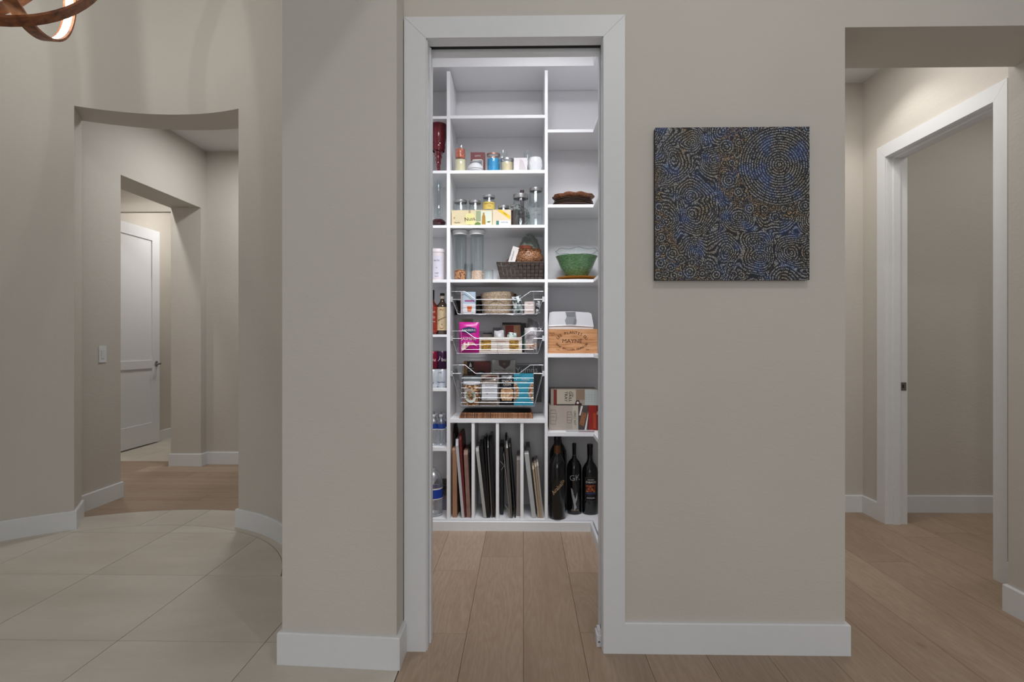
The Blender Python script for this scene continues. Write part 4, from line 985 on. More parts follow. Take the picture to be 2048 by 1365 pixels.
# noodle box
t, w_, H = carton('noodle_box', 'cream noodle carton with two windows of golden noodles', 958.5, 1044, 674.5, 3.80, .055, zc, P('cream_card', '#d0c6bc', .55))
nood = speckle('noodles', ['#b58a2c', '#8e6418', '#d0a848', '#6e4c14'], 150, .5, (.35, 1, 1.6), bump=.5)
for (a, b_) in ((.045, .275), (.70, .92)):
    quad(nood, -w_ / 2 + w_ * a, -w_ / 2 + w_ * b_, H * .18, H * .82, t, 'noodle_window', 0)
    nd = mb(P('noodle_gold', '#b0832a', .5))
    for k in range(6): nd.tube([(-w_ / 2 + w_ * a + (w_ * (b_ - a)) * q_ / 14, -.001 - .001 * (q_ % 2), H * (.23 + .11 * k) + .002 * math.sin(q_ * 1.9 + k)) for q_ in range(15)], .0014, 5)
    nd.done('noodle_nest', t)['kind'] = 'stuff'
lettering([('MASONI', w_ * .0, H * .74, .017, 0, -.0006), ('egg noodles', w_ * .0, H * .28, .009, 0, -.0006)], P('orange_red_ink', '#b3503a'), t)
lettering([('Fettuccine thin cut', w_ * .0, H * .52, .0078, 0, -.0006), ('al dente', w_ * .0, H * .42, .0078, 0, -.0006)], P('grey_ink', '#77707c'), t)
t = thing('white_pouch', 'white crumpled pouch just behind the noodle carton', 'pouch', (X(998, 3.90), 3.90, zc))
mb(P('white_pouch', '#cfcfd2', .35)).pillow(.085, Z(661, 998, 3.9) - zc, .05, n=10, noise=.4, seed=21, taper=.25).done('pouch', t, SM)
t = thing('leaf_pouch', 'white pouch with dark green leaf print behind the noodle carton', 'pouch', (X(1024, 3.885), 3.888, zc))
mb(speckle('green_leaf_print', ['#a9b8b0', '#26403c', '#c4ccc8', '#8aa49a'], 60, .35)).pillow(.085, Z(665, 1024, 3.885) - zc, .04, n=10, noise=.3, seed=22, taper=.3).done('pouch', t, SM)
t, w_, H = carton('coffee_box', 'red and tan coffee carton with black top at the back', 1005, 1041, 645, 3.98, .05, zc, P('tan_card', '#a8795a', .6))
quad(P('card_red', '#7e2018', .5), -w_ * .34, w_ * .12, H * .2, H * .90, t, y=0); quad(P('card_grey', '#8f8a84', .5), -w_ / 2, -w_ * .34, H * .2, H * .9, t, y=0); mb(ink).box(-w_ / 2 - .002, w_ / 2 + .004, -.002, .052, H * .92, H).done('top_flap', t)
t, w_, H = carton('dark_box', 'black and green box at the back right of the middle basket', 1042, 1052, 646, 3.97, .05, zc, ink)
quad(P('dark_green', '#2c5a48', .5), -.002, w_ / 2, H * .1, H * .72, t, y=0)
t, w_, H = carton('violet_box', 'small grey-violet box behind the white pouch', 986, 1001, 655, 4.02, .04, zc, P('violet_card', '#86808e', .6))
t, w_, H = carton('brown_box', 'low brown box behind the noodle carton near the pink bag', 966, 984, 668, 3.95, .05, zc, P('low_brown', '#7c706a', .6)); mb(ink).box(-w_ / 2, w_ / 2, .0, .05, H, H + .008).done('lid', t)
t = thing('nut_bag', 'clear printed bag of nuts at the right of the middle basket', 'bag', (X(1062, 3.83), 3.83, zc))
nuts = speckle('nuts_in_bag', ['#b58a6c', '#8c5a3c', '#a9a3a0', '#c8a888', '#9a9698'], 130, .35)
H = Z(655, 1060, 3.83) - zc
mb(P('film_grey', '#a9a5a6', .3, vary=.2, vscale=25)).pillow(.085, H, .05, n=12, noise=.3, seed=31).done('bag', t, SM)
mb(nuts).box(-.034, .036, -.028, -.022, H * .14, H * .42).bevel(.004).done('nuts_window', t)
frontlet([('ROASTED', -.006, H * .72, .014, 0), ('MIXED NUTS', -.004, H * .62, .010, 0), ('SEA SALT', -.004, H * .54, .010, 0)], P('grey_ink', '#77707c'), t, -.0272)
t = thing('film_pouch', 'crumpled silver-grey pouch folded over the back right', 'pouch', (X(1066, 3.96), 3.955, zc + .02))
mb(P('silver_pouch', '#8a888c', .25, metal=.3, vary=.3, vscale=20)).pillow(.11, Z(640, 1066, 3.95) - zc - .02, .05, n=12, noise=.8, seed=33, taper=-.1).done('pouch', t, SM); t.rotation_euler = (0, .12, 0)

# --- basket 3 contents
zc = zb3
xc, w_ = on(926, 961, 3.84); r = w_ / 2; H = Z(763, 944, 3.84) - zc
t = thing('nut_jar', 'clear plastic jar of mixed nuts with white lid', 'jar', (xc, 3.835, zc))
mb(speckle('mixed_nuts', ['#b07840', '#6a3a1c', '#d0a878', '#8e5428', '#d8bc98'], 110, .45, bump=.7)).lathe([(0, 0), (r * .9, 0), (r * .95, .01), (r * .95, H * .84), (r * .8, H * .9), (0, H * .9)], 28).done('nuts', t, SM)
mb(G_clear).lathe([(r * .9, 0), (r, .01), (r, H * .82), (r * .86, H * .9), (r * .86, H * .93)], 28).done('jar', t, SM)
mb(P('jar_lid', '#d9d9dc', .4)).lathe([(r * .9, H * .88), (r * .98, H * .885), (r * .98, H * .99), (r * .94, H), (0, H)], 30).done('lid', t, SM)
lb = mb(P('oval_label', '#c9cdc6', .5)); lb.prism([(-.008 + .042 * math.cos(2 * PI * k / 28), H * .42 + .045 * math.sin(2 * PI * k / 28) - .010 * math.cos(2 * PI * k / 28)) for k in range(28)], -.0012, 0, 'y'); lb = lb.done('label', t); 
bmx = bmesh.new(); bmx.from_mesh(lb.data); bmesh.ops.triangulate(bmx, faces=bmx.faces[:]); bmx.to_mesh(lb.data); bmx.free(); wrap(lb, r * 1.01)
wrap(lettering([('Treetop', -.006, H * .50, .018, .15, -.0018), ('Roasters', -.004, H * .38, .016, .15, -.0018)], P('dark_green', '#2c5a48'), t), r * 1.01)
wrap(lettering([('~', -.006, H * .62, .05, 0, -.0018)], P('orange_red_ink', '#b3503a'), t, 'label_art'), r * 1.01)
t = thing('clear_tub', 'clear plastic tub of pale contents behind the nut jar', 'tub', (X(946, 3.97), 3.97, zc))
Ht = Z(748, 946, 3.97) - zc
mb(P('pale_contents', '#c6caca', .5, vary=.15, vscale=40)).box(-.062, .062, -.045, .045, .002, Ht * .93).bevel(.012, 3).done('contents', t, SM)
mb(glass('tub_film', '#d0d4d4', .2)).box(-.065, .065, -.048, .048, 0, Ht).bevel(.012, 3).done('tub', t, SM)
t = thing('labelled_bag', 'clear bag with a plain white label in the bottom basket', 'bag', (X(980, 3.82), 3.825, zc))
Hb3 = Z(750, 980, 3.82) - zc
mb(P('bag_film_tan', '#8a7c72', .25, vary=.3, vscale=30)).pillow(.118, Hb3, .05, n=12, noise=.35, seed=41).done('bag', t, SM)
mb(P('label_white', '#cbcdd2', .5)).box(-.052, .050, -.036, -.0325, Hb3 * .18, Hb3 * .70).bevel(.001).done('label', t)
lettering([('BULK PANTRY', 0, Hb3 * .66, .009, 0, -.0366), ('ingredients almond cocoa', 0, Hb3 * .56, .0062, 0, -.0366), ('store in a cool dry place', 0, Hb3 * .49, .0062, 0, -.0366), ('|||||||', -.028, Hb3 * .23, .014, 0, -.0366)], P('grey_ink', '#77707c'), t)
mb(P('brown_strip', '#58302a', .4)).tube([(-.054, -.016, Hb3 * .86), (-.02, -.024, Hb3 * .93), (.05, -.015, Hb3 * .97)], .006, 8).done('bag_tie', t, SM)
t = thing('black_pouch', 'black pouch with tan cracker picture and white lettering', 'pouch', (X(1014, 3.82), 3.822, zc))
Hk = Z(748, 1014, 3.82) - zc
mb(P('black_film', '#17171a', .3)).pillow(.102, Hk, .05, n=12, noise=.15, seed=43).done('pouch', t, SM)
mb(speckle('cracker_photo', ['#c8a67e', '#a97a52', '#d8bf9c', '#b88e66'], 90)).prism([(-.042, Hk * .26), (-.03, Hk * .16), (.03, Hk * .16), (.042, Hk * .26), (.040, Hk * .50), (.02, Hk * .56), (-.02, Hk * .56), (-.040, Hk * .50)], -.030, -.024, 'y').done('cracker_print', t)
frontlet([('SNACK', .002, Hk * .78, .022, 0), ('CRISPS', .002, Hk * .66, .018, 0)], paper, t, -.0278)
t, w_, H = carton('turquoise_box', 'turquoise snack box with orange top and brown floral edges', 1027.5, 1067.5, 747.5, 3.80, .055, zc, P('turquoise', '#2e8fa8', .5))
quad(P('box_orange', '#c4872a', .5), -w_ / 2, w_ / 2, H * .90, H, t, y=0)
fl = speckle('floral', ['#8c5a3a', '#b48a70', '#6a6a44', '#c8a088'], 120)
for s_ in (-1, 1):
    mb(fl).prism([(s_ * w_ * .49, H * .10), (s_ * w_ * .30, H * .22), (s_ * w_ * .22, H * .36), (s_ * w_ * .24, H * .56), (s_ * w_ * .34, H * .68), (s_ * w_ * .49, H * .72)][::s_], -.0009, -.0003, 'y').done('floral_print', t)
mb(ink).lathe([(0, 0), (.011, 0), (.011, .0008), (0, .0008)], 20).done('badge', t); t.children[-1].location = (-w_ * .36, -.0002, H * .815); t.children[-1].rotation_euler = (PI / 2, 0, 0)
lettering([('B', -w_ * .36, H * .815, .013, 0, -.0014), ('PUFFINS', .012, H * .81, .014, 0, -.0006)], paper, t)
t, w_, H = carton('cookie_box', 'maroon box with black flame badge at the back left', 927.5, 980, 722.5, 4.01, .06, zc, P('cookie_maroon', '#5e2622', .5))
quad(P('cookie_tan', '#a0764c', .5), -w_ / 2, -w_ * .36, 0, H, t, y=0); quad(ink, -w_ * .37, -w_ * .12, H * .70, H * .995, t, y=-.0006)
mb(paper).prism([(-w_ * .30, H * .86), (-w_ * .19, H * .86), (-w_ * .21, H * .92), (-w_ * .245, H * .975), (-w_ * .28, H * .92)], -.0018, -.0012, 'y').done('flame_badge', t)
mb(ink).prism([(w_ * .15 + w_ * .30 * math.cos(a), H * .58 + w_ * .30 * math.sin(a)) for a in [PI * k / 16 for k in range(17)]], -.0010, -.0004, 'y').done('arch_print', t)
mb(P('arch_grey', '#80868a', .5)).prism([(w_ * .15 + w_ * .23 * math.cos(a), H * .58 + w_ * .23 * math.sin(a)) for a in [PI * k / 16 for k in range(17)]], -.0018, -.0010, 'y').done('arch_centre', t)
lettering([('HOT SHOT', -w_ * .245, H * .82, .010, 0, -.0016), ('COFFEE', -w_ * .245, H * .76, .010, 0, -.0016)], paper, t)
t = thing('pasta_bag', 'pale grey pasta bag with brown crest at the back centre', 'bag', (X(1007.5, 4.0), 4.0, zc)); Hp = Z(720.5, 1008, 4.0) - zc; wp = X(1031, 4.0) - X(985, 4.0)
mb(P('pasta_card', '#a8a6a2', .5)).box(-wp / 2, wp / 2, 0, .05, 0, Hp).bevel(.002).done('bag', t)
mb(P('crest_brown', '#4e3c38', .5)).prism([(-wp * .22, Hp), (wp * .3, Hp), (wp * .26, Hp * .88), (wp * .12, Hp * .82), (wp * .04, Hp * .79), (-wp * .06, Hp * .83), (-wp * .2, Hp * .88)], -.0008, 0, 'y').done('crest', t)
lettering([('M', wp * .03, Hp * .90, .024, 0, -.0012)], P('crest_pale', '#8e8c70'), t, 'crest_letter'); lettering([('PACCHERI LISCI', 0, Hp * .755, .0185, 0, -.0006)], P('dark_ink2', '#3a3634'), t)
t = thing('chip_bag', 'black and white chip bag at the back right', 'bag', (X(1057, 4.0), 4.0, zc)); Hc = Z(731, 1057, 4.0) - zc; wc = X(1084, 4.0) - X(1031.5, 4.0)
mb(P('black_film', '#17171a', .3)).box(-wc / 2, wc / 2, 0, .05, 0, Hc).bevel(.004, 2).done('bag', t, SM)
lettering([('Yumns', -.012, Hc * .87, .056, .04, -.001)], P('chip_white', '#a9aca8'), t); 

# --- copper place mats on the fifth shelf
z5 = zs(838.5)
M_cop = speckle('copper_weave', ['#c07c48', '#94582f', '#d8a072', '#74442a'], 190, .45, (1, .4, 1)); 
gm = 'woven copper place mats stacked on the fifth shelf'
matl = ['lowest copper place mat of the stack', 'second copper place mat from the bottom', 'third copper place mat of the stack', 'top place mat of the stack, with a black upper face']
for k in range(4):
    x0_, x1_ = X(918 + k * 1.2, 3.80), X(1066 - k * 1.0, 3.80); th_ = .0085
    t = thing('place_mat', matl[k], 'place mat', ((x0_ + x1_) / 2, 3.80, z5 + k * (th_ + .0006)), random.uniform(-.008, .008), gm)
    ww = x1_ - x0_
    mb(M_cop).box(-ww / 2, ww / 2, 0, .27, 0, th_).bevel(.002, 2).done('mat', t, SM)
    mb(P('mat_piping', '#2b1a14', .6)).tube([(-ww / 2 - .001, -.001, .0014), (ww / 2 + .001, -.001, .0014)], .0013, 6).done('piping', t)
mb(P('mat_black', '#151311', .7)).box(-ww / 2 + .004, ww / 2 - .004, .012, .265, th_, th_ + .0015).done('dark_face', t)

# ================================================================ TRAY SLOTS
ZD_ = DECK + .001
def tray(label, pxb, pxt, ytop, thick_px, Y0, depth, m_, name='tray', cat='tray', rim=None, group='trays and boards standing in the slots', edge=None, ybot=None, cut=.04):
    """a sheet standing on edge, leaning sideways: pxb = px at the base, pxt = px at the top"""
    xb_ = X(pxb, Y0); xt_ = X(pxt, Y0); H = Z(ytop, pxt, Y0) - ZD_; th_ = thick_px * Y0 / F
    ang = math.atan2(xt_ - xb_, H); L = H / math.cos(ang)
    t = thing(name, label, cat, (xb_, Y0, ZD_), 0, group)
    lift = th_ * abs(math.sin(ang)) * .5
    pl = [(0, 0), (depth, 0), (depth, L - cut), (depth - cut, L), (cut, L), (0, L - cut)]
    def place(o): o.rotation_euler = (0, ang, 0); o.location = (0, 0, lift); return o
    b = mb(m_).prism(pl, -th_ / 2, th_ / 2, 'x'); place(b.bevel(min(.002, th_ * .3)).done('panel', t))
    if rim:
        pr2 = [(0, 0, 0)]
        place(mb(rim).tube([(0, p[0], p[1]) for p in pl], th_ * .62, 8, closed=True).done('rolled_rim', t, SM))
    if edge:
        place(mb(edge).box(-th_ * .46, th_ * .46, -.0015, .0, L * .02, L * .52).done('edge_band', t))
    return t
# slot 1
tray('tan wooden board standing upright at the left of the first slot', 909.5, 909.0, 897, 9, 3.80, .27, P('board_tan', '#a0785c', .5, vary=.15, vscale=8), 'cutting_board', 'board', cut=.012)
tray('white tray with red lower face leaning left in the first slot', 926, 913, 880, 5.5, 3.79, .27, P('tray_white', '#bdbcc0', .35), rim=None)
tray('red tray leaning beside the white one in the first slot', 930, 919.5, 868, 4.5, 3.80, .27, P('tray_red', '#6a2420', .35))
tray('brown stoneware slab at the right of the first slot', 937.5, 931, 902, 8, 3.80, .26, P('stoneware', '#8a6c60', .6, vary=.25, vscale=20), 'baking_stone', 'board', cut=.025)
tray('dark pan behind the stoneware slab in the first slot', 940.5, 938, 893, 3, 3.86, .22, P('dark_pan', '#1c1a1c', .35))
t = tray('dark wooden paddle with a wide top at the back of the first slot', 917, 907, 852, 6, 3.92, .18, P('paddle_wood', '#2c1416', .5), 'paddle', 'board', cut=.05)
# slot 2
tray('pale grey baking sheet leaning in the second slot', 970, 954, 897, 6, 3.79, .27, P('sheet_grey', '#a9a8a4', .4), rim=None, cut=.02)
for q, (pb, pt, yt, th_, lab) in enumerate([(975.5, 962, 882, 6, 'thick glossy black tray next to the pale sheet'), (979, 969.5, 876, 3.0, 'black tray with thin silver edge, second black one'),
                                            (984, 975, 880, 2.6, 'silver-edged dark tray in the middle of the second slot'), (987.5, 981, 873, 5.5, 'tallest black tray at the right of the second slot')]):
    tray(lab, pb, pt, yt, th_, 3.795 + q * .004, .26, P('enamel_black', '#101114', .16) if q != 2 else P('tray_steel', '#7e7a74', .3, metal=.8), rim=P('rim_steel', '#8a8884', .25, metal=.9) if q == 2 else None, cut=.05)
# slot 3
tray('black griddle at the left of the third slot', 1003.5, 1003, 888, 6, 3.86, .2, P('griddle', '#17181a', .45), cut=.03)
t = thing('cooling_rack', 'thin wire cooling rack with folded feet at the front of the third slot', 'rack', (X(1014, 3.79), 3.79, ZD_), 0, 'trays and boards standing in the slots')
Hr = Z(908, 1006, 3.79) - ZD_; dx = X(1007, 3.79) - X(1020, 3.79)
mb(chrome).tube([(-dx * .5, 0, .002), (dx * .5, 0, Hr), (dx * .5, .22, Hr), (-dx * .5, .22, .002)], .0022, 7, closed=True).done('frame', t, SM)
for k in range(1, 30): f_ = k / 30; mb(chrome).tube([(-dx * .5 + dx * f_, 0, Hr * f_), (-dx * .5 + dx * f_, .22, Hr * f_)], .0011, 5).done('wire', t)
for (f0, f1, f2) in ((.02, .12, .22), (.75, .82, .89)):
    mb(P('foot_wire', '#c8c2b4', .3, metal=.8)).tube([(-dx * .5 + dx * f0 - .028, -.004, Hr * f0), (-dx * .5 + dx * f1 + (-.004), -.006, Hr * f1), (-dx * .5 + dx * f2 - .028, -.004, Hr * f2)], .0018, 6).done('folding_foot', t, SM)
tray('brown-grey baking tin in the middle of the third slot', 1022.5, 1013, 887, 5.5, 3.80, .26, P('tin_brown', '#6e625c', .4, vary=.15, vscale=12), rim=P('rim_steel', '#8a8884', .25, metal=.9), cut=.03)
tray('thin black rack leaning at the right of the tin', 1030.5, 1019, 888, 2.6, 3.80, .25, P('griddle', '#17181a', .45), cut=.02)
tray('tallest black thin pan at the back of the third slot', 1021, 1011.5, 872, 3.5, 3.87, .2, P('griddle', '#17181a', .45), cut=.05)
tray('short grey-pink baking tin against the right divider of the third slot', 1036.5, 1037, 914, 7.2, 3.84, .24, P('tin_pink', '#8f8580', .4), cut=.02)
# slot 4
tray('long pale grey board leaning in the fourth slot', 1068, 1053, 907, 8.5, 3.80, .26, P('board_grey', '#b0b1b0', .4), 'cutting_board', 'board', cut=.006)
tray('dark slotted board behind the pale grey one', 1069.5, 1056, 893, 7.5, 3.88, .18, P('slotted_grey', '#55544f', .5), 'cutting_board', 'board', cut=.01)
for q, (pb, pt, yt, lab, cc) in enumerate([(1077.5, 1066, 933, 'pale wood board nearest the grey board in the fourth slot', '#a8937c'), (1081.5, 1070.5, 928, 'middle pale wood board in the fourth slot', '#9c8872'), (1085.2, 1074.8, 926, 'outer pale board against the right panel in the fourth slot', '#a0958a')]):
    tray(lab, pb, pt, yt, 3.6, 3.80, .26, P('board_pale_%s' % 'abc'[q], cc, .4), 'cutting_board', 'board', cut=.02)
tray('dark maroon board at the back of the fourth slot', 1079, 1067.5, 923, 6, 3.90, .15, P('maroon_board', '#3c1e20', .5), 'cutting_board', 'board', cut=.02)

# ================================================================ RIGHT COLUMN
# plates
zr1 = zs(409); xc, w_ = on(1104, 1191, 3.93); r = w_ / 2
gp = 'black plates stacked under the brown plate'
blk = P('black_glaze', '#17110f', .12, coat=.5)
lab = ['lowest black plate, with a red-brown underside', 'second black plate from the bottom', 'third black plate from the bottom', 'fourth black plate from the bottom', 'uppermost black plate, under the brown one']
for k in range(5):
    t = thing('dinner_plate', lab[k], 'plate', (xc - .004 + .003 * (k % 2), 3.945, zr1 + .001 + k * .0105), 0, gp); rr = r * (1.0 - .035 * k)
    mb(blk if k else P('black_red_glaze', '#3a1512', .15)).lathe([(0, 0), (rr * .55, 0), (rr * .6, .003), (rr * .96, .018), (rr, .021), (rr * .96, .0215), (rr * .6, .007), (0, .005)], 40).done('dish', t, SM)
    mb(P('plate_edge', '#6a5648', .25, metal=.3)).tube([(rr * math.cos(a), rr * math.sin(a), .0215) for a in [2 * PI * q / 40 for q in range(40)]], .0016, 5, closed=True).done('rim', t)
t = thing('ruffled_plate', 'brown ruffled glass platter topping the black plates', 'plate', (xc - .002, 3.945, zr1 + .056)); rr = r * .97
mb(speckle('brown_glass', ['#84502e', '#74452a', '#8f5c38', '#643c24'], 260, .25, (1, 1, 1), .4)).lathe([(0, 0), (rr * .55, .002), (rr * .85, .014), (rr, .032), (rr * 1.0, .036), (rr * .85, .044), (rr * .5, .053), (0, .056)], 56, fn=lambda q, z, a: (q * (1 + (.025 * math.sin(18 * a) if q > rr * .8 else 0)), z + (.004 * math.sin(9 * a) if q > rr * .8 else 0))).done('dish', t, 1.2)
# green bowl on orange plate
zr2 = zs(558.7); xc, w_ = on(1110, 1196, 3.95); r = w_ / 2
t = thing('flat_tray', 'thin pale tray under the orange plate', 'tray', (xc + .01, 3.945, zr2 + .0005))
mb(P('thin_tray', '#b8b0aa', .35)).lathe([(0, 0), (r * 1.02, .001), (r * 1.06, .005), (r * 1.02, .004), (0, .003)], 40).done('dish', t, SM); mb(P('bark_rim', '#4c3a30', .6)).tube([(r * 1.06 * math.cos(a), r * 1.06 * math.sin(a), .0055) for a in [2 * PI * q / 40 for q in range(40)]], .0015, 5, closed=True).done('rim', t)
t = thing('orange_plate', 'orange plate under the green glass bowl', 'plate', (xc + .006, 3.945, zr2 + .007))
mb(P('orange_glaze', '#b0701e', .3)).lathe([(0, 0), (r * .6, 0), (r * .7, .006), (r * .98, .018), (r, .022), (r * .7, .017), (0, .010)], 48, fn=lambda q, z, a: (q * (1 + (.012 * math.sin(8 * a) if q > r * .9 else 0)), z)).done('dish', t, SM)
H = Z(500, 1150, 3.94) - zr2 - .028
t = thing('glass_bowl', 'green textured glass bowl with wavy clear rim', 'bowl', (xc, 3.945, zr2 + .0205))
def grn():
    m = bpy.data.materials.new('green_glass'); m.use_nodes = True; q = NT(m); tc = q.n('ShaderNodeTexCoord'); nz = q.n('ShaderNodeTexNoise', i_Scale=60.0, i_Detail=4.0); mp = q.n('ShaderNodeMapping'); mp.inputs['Scale'].default_value = (1, 1, 3)
    q.l(tc.outputs['Object'], mp.inputs[0]); q.l(mp.outputs[0], nz.inputs['Vector'])
    q.l(q.ramp(nz.outputs[0], [(.3, srgb('#4a6a3c')), (.55, srgb('#5f8a5c')), (.75, srgb('#86a884'))]), q.b.inputs['Base Color']); q.b.inputs['Roughness'].default_value = .2; q.b.inputs['Transmission Weight'].default_value = .25
    q.bump(nz.outputs[0], .6, .004); return m
mb(grn()).lathe([(0, .002), (r * .45, .002), (r * .52, H * .10), (r * .74, H * .40), (r * .90, H * .70), (r * .97, H * .80), (r * .92, H * .80), (r * .70, H * .42), (r * .46, H * .12), (0, .008)], 48).done('bowl', t, SM)
mb(G_clear).lathe([(r * .97, H * .80), (r * 1.0, H * 1.0), (r * .97, H * 1.0), (r * .92, H * .80)], 64, fn=lambda q, z, a: (q, z + (.006 * math.sin(7 * a) if z > H * .9 else 0))).done('wavy_rim', t, SM)
mb(P('rim_line', '#3e4c44', .2)).tube([(r * .985 * math.cos(a), r * .985 * math.sin(a), H + .006 * math.sin(7 * a)) for a in [2 * PI * q / 64 for q in range(64)]], .0012, 5, closed=True).done('rim', t)
# wooden wine box
zr3 = zs(707); Yx = 3.80; xw0, xw1 = XB1 + .003, X(1192.5, Yx) + .0; H = Z(658, 1140, Yx) - zr3
t = thing('wine_crate', 'pale wooden wine box with burnt lettering', 'box', ((xw0 + xw1) / 2 + .004, Yx, zr3)); w_ = xw1 - xw0 + .008
def crate_mat():
    m = bpy.data.materials.new('crate_wood'); m.use_nodes = True; q = NT(m); tc = q.n('ShaderNodeTexCoord'); mp = q.n('ShaderNodeMapping'); mp.inputs['Scale'].default_value = (1.2, 1, 14)
    q.l(tc.outputs['Object'], mp.inputs[0]); nz = q.n('ShaderNodeTexNoise', i_Scale=5.0, i_Detail=4.0, i_Distortion=.6); q.l(mp.outputs[0], nz.inputs['Vector'])
    q.l(q.ramp(nz.outputs[0], [(.3, srgb('#a06a40')), (.5, srgb('#c08a5c')), (.72, srgb('#d0a078'))]), q.b.inputs['Base Color']); q.b.inputs['Roughness'].default_value = .6; return m
M_cr = crate_mat()
mb(M_cr).box(-w_ / 2, w_ / 2, 0, .009, 0, H).bevel(.0008).done('front_board', t)
mb(M_cr).box(-w_ / 2, -w_ / 2 + .009, .009, .27, 0, H).done('side_board', t); mb(M_cr).box(w_ / 2 - .009, w_ / 2, .009, .27, 0, H).done('side_board', t)
mb(M_cr).box(-w_ / 2 + .009, w_ / 2 - .009, .261, .27, 0, H).done('back_board', t); mb(M_cr).box(-w_ / 2 + .009, w_ / 2 - .009, .009, .261, H - .010, H).done('lid', t); mb(M_cr).box(-w_ / 2 + .009, w_ / 2 - .009, .009, .261, 0, .006).done('base_board', t)
burn = P('burnt_brown', '#4a2714', .7)
its = [('MAYNE', -.004, H * .50, .036, 0, -.0006, 1.1)]
def arc_text(txt, rx, rz, a0, a1, size, flip=False):
    n = len(txt); out = []
    for i, ch in enumerate(txt):
        if ch == ' ': continue
        a = math.radians(a0 + (a1 - a0) * i / (n - 1)); x_ = rx * math.cos(a); z_ = rz * math.sin(a)
        tx, tz = -rx * math.sin(a), rz * math.cos(a); rr_ = math.atan2(tz, tx) + (PI if not flip else 0)
        out.append((ch, -.006 + x_, H * .50 + z_, size, rr_, -.0006))
    return out
mayne_ = its; its = []
its += arc_text('LES PLANTES DU', .100, .056, 158, 20, .026)
its += arc_text('SAINT EMILION GRAND CRU', .104, .056, 196, 344, .018, True)
its += [('GRAND', -w_ * .42, H * .83, .010, 0, -.0006), ('VIN', -w_ * .42, H * .75, .008, 0, -.0006), ('1 Litre', -w_ * .30, H * .15, .009, 0, -.0006), ('2010', w_ * .30, H * .15, .010, 0, -.0006)]
lettering(its[:32], burn, t); lettering(mayne_ + its[32:], burn, t)
# white appliance lid on the crate
zt_ = zr3 + H + .001; Ya = 3.83; x0a, x1a = XB1 + .005, X(1187.5, Ya); H2 = Z(622.5, 1140, Ya) - zt_
t = thing('white_container', 'white moulded container lying on the wooden wine box', 'container', ((x0a + x1a) / 2, Ya, zt_)); wa = x1a - x0a
b = mb(P('white_plastic', '#cfd0d3', .3)); 
b.prism([(-wa * .49, 0), (wa * .49, 0), (wa * .5, H2 * .12), (wa * .45, H2 * .86), (wa * .40, H2 * .93), (0, H2), (-wa * .40, H2 * .98), (-wa * .47, H2 * .92), (-wa * .5, H2 * .12)], 0, .22, 'y').bevel(.006, 3).done('shell', t, SM)
mb(P('white_plastic', '#cfd0d3', .3)).tube([(-wa * .49, -.001, H2 * .16), (0, -.004, H2 * .21), (wa * .49, -.001, H2 * .12)], .004, 8).done('ridge', t, SM)
mb(P('grey_handle', '#8c8e91', .3)).prism([(-wa * .12, H2 * .97), (wa * .10, H2 * .97), (wa * .11, H2 * .7), (wa * .12, H2 * .5), (wa * .10, H2 * .24), (-wa * .10, H2 * .24), (-wa * .13, H2 * .5), (-wa * .09, H2 * .7)], -.005, .002, 'y').done('clasp', t)
mb(P('grey_handle_dark', '#76787b', .3)).prism([(-wa * .11, H2 * .97), (wa * .09, H2 * .97), (wa * .08, H2 * .72), (-wa * .08, H2 * .72)], -.0065, -.005, 'y').prism([(wa * .04, H2 * .24), (wa * .10, H2 * .24), (wa * .12, H2 * .5), (wa * .08, H2 * .62)], -.0065, -.005, 'y').done('clasp_shade', t)
# flat boxes on the right shelf below
zr4 = zs(865); Yx = 3.86
def flat_box(label, px0, px1, ytop, ybot, Y, m_, zbase=None, x1=None):
    xa = X(px0, Y); xb = x1 if x1 else X(px1, Y); zb_ = zbase if zbase is not None else Z(ybot, px0, Y); zt2 = Z(ytop, px0, Y)
    t = thing('flat_box', label, 'box', ((xa + xb) / 2, Y, zb_), 0, 'flat cartons on the lower right shelf'); w2 = xb - xa; h2_ = zt2 - zb_
    mb(m_).box(-w2 / 2, w2 / 2, 0, .20, 0, h2_).bevel(.001).done('box', t); return t, w2, h2_
low = Z(811, 1110, Yx) 
t, w2, h2_ = flat_box('pale long carton with line drawings, below the grill tray carton', 1098, 1156.5, 811, 851, Yx, P('kraft_pale', '#a89c92', .6), zbase=zr4 + .0005)
zl = h2_
for (a, b_, c_, d_) in ((-.45, -.28, .25, .82), (.12, .26, .30, .75)):
    b = mb(P('line_ink', '#5e534e', .6)); x0_, x1_, z0_, z1_ = w2 * a, w2 * b_, h2_ * c_, h2_ * d_
    b.tube([(x0_, -.0006, z0_), (x1_, -.0006, z0_), (x1_ + .008, -.0006, (z0_ + z1_) / 2), (x1_, -.0006, z1_), (x0_, -.0006, z1_)], .0009, 5, closed=True)
    for q in range(3): b.tube([(x0_ + .003, -.0006, z0_ + (z1_ - z0_) * (q + 1) / 4), (x1_, -.0006, z0_ + (z1_ - z0_) * (q + 1) / 4)], .0006, 4)
    b.done('line_drawing', t)
quad(P('band_pale', '#b5aea0', .6), w2 * .30, w2 * .5, 0, h2_, t, y=0)
lettering([('GRILL KIT', w2 * .38, h2_ * .5, .022, -PI / 2, -.0009), ('. . . . . .', w2 * .46, h2_ * .5, .02, -PI / 2, -.0009)], P('grey_ink2', '#6a645c'), t)
t2_, w3, h3 = flat_box('red carton at the right end of the lower right shelf', 1177, 1196, 811, 851, Yx, P('box_red', '#8c2018', .5), zbase=zr4 + .0005)
quad(P('box_red_dark', '#5e1a18', .5), w3 * .36, w3 * .5, 0, h3, t2_, y=0); quad(P('box_orange_red', '#a83c1c', .5), 0, w3 * .3, h3 * .08, h3 * .7, t2_, y=0)
lettering([('bbq', w3 * .43, h3 * .7, .014, PI / 2, -.001)], paper, t2_)
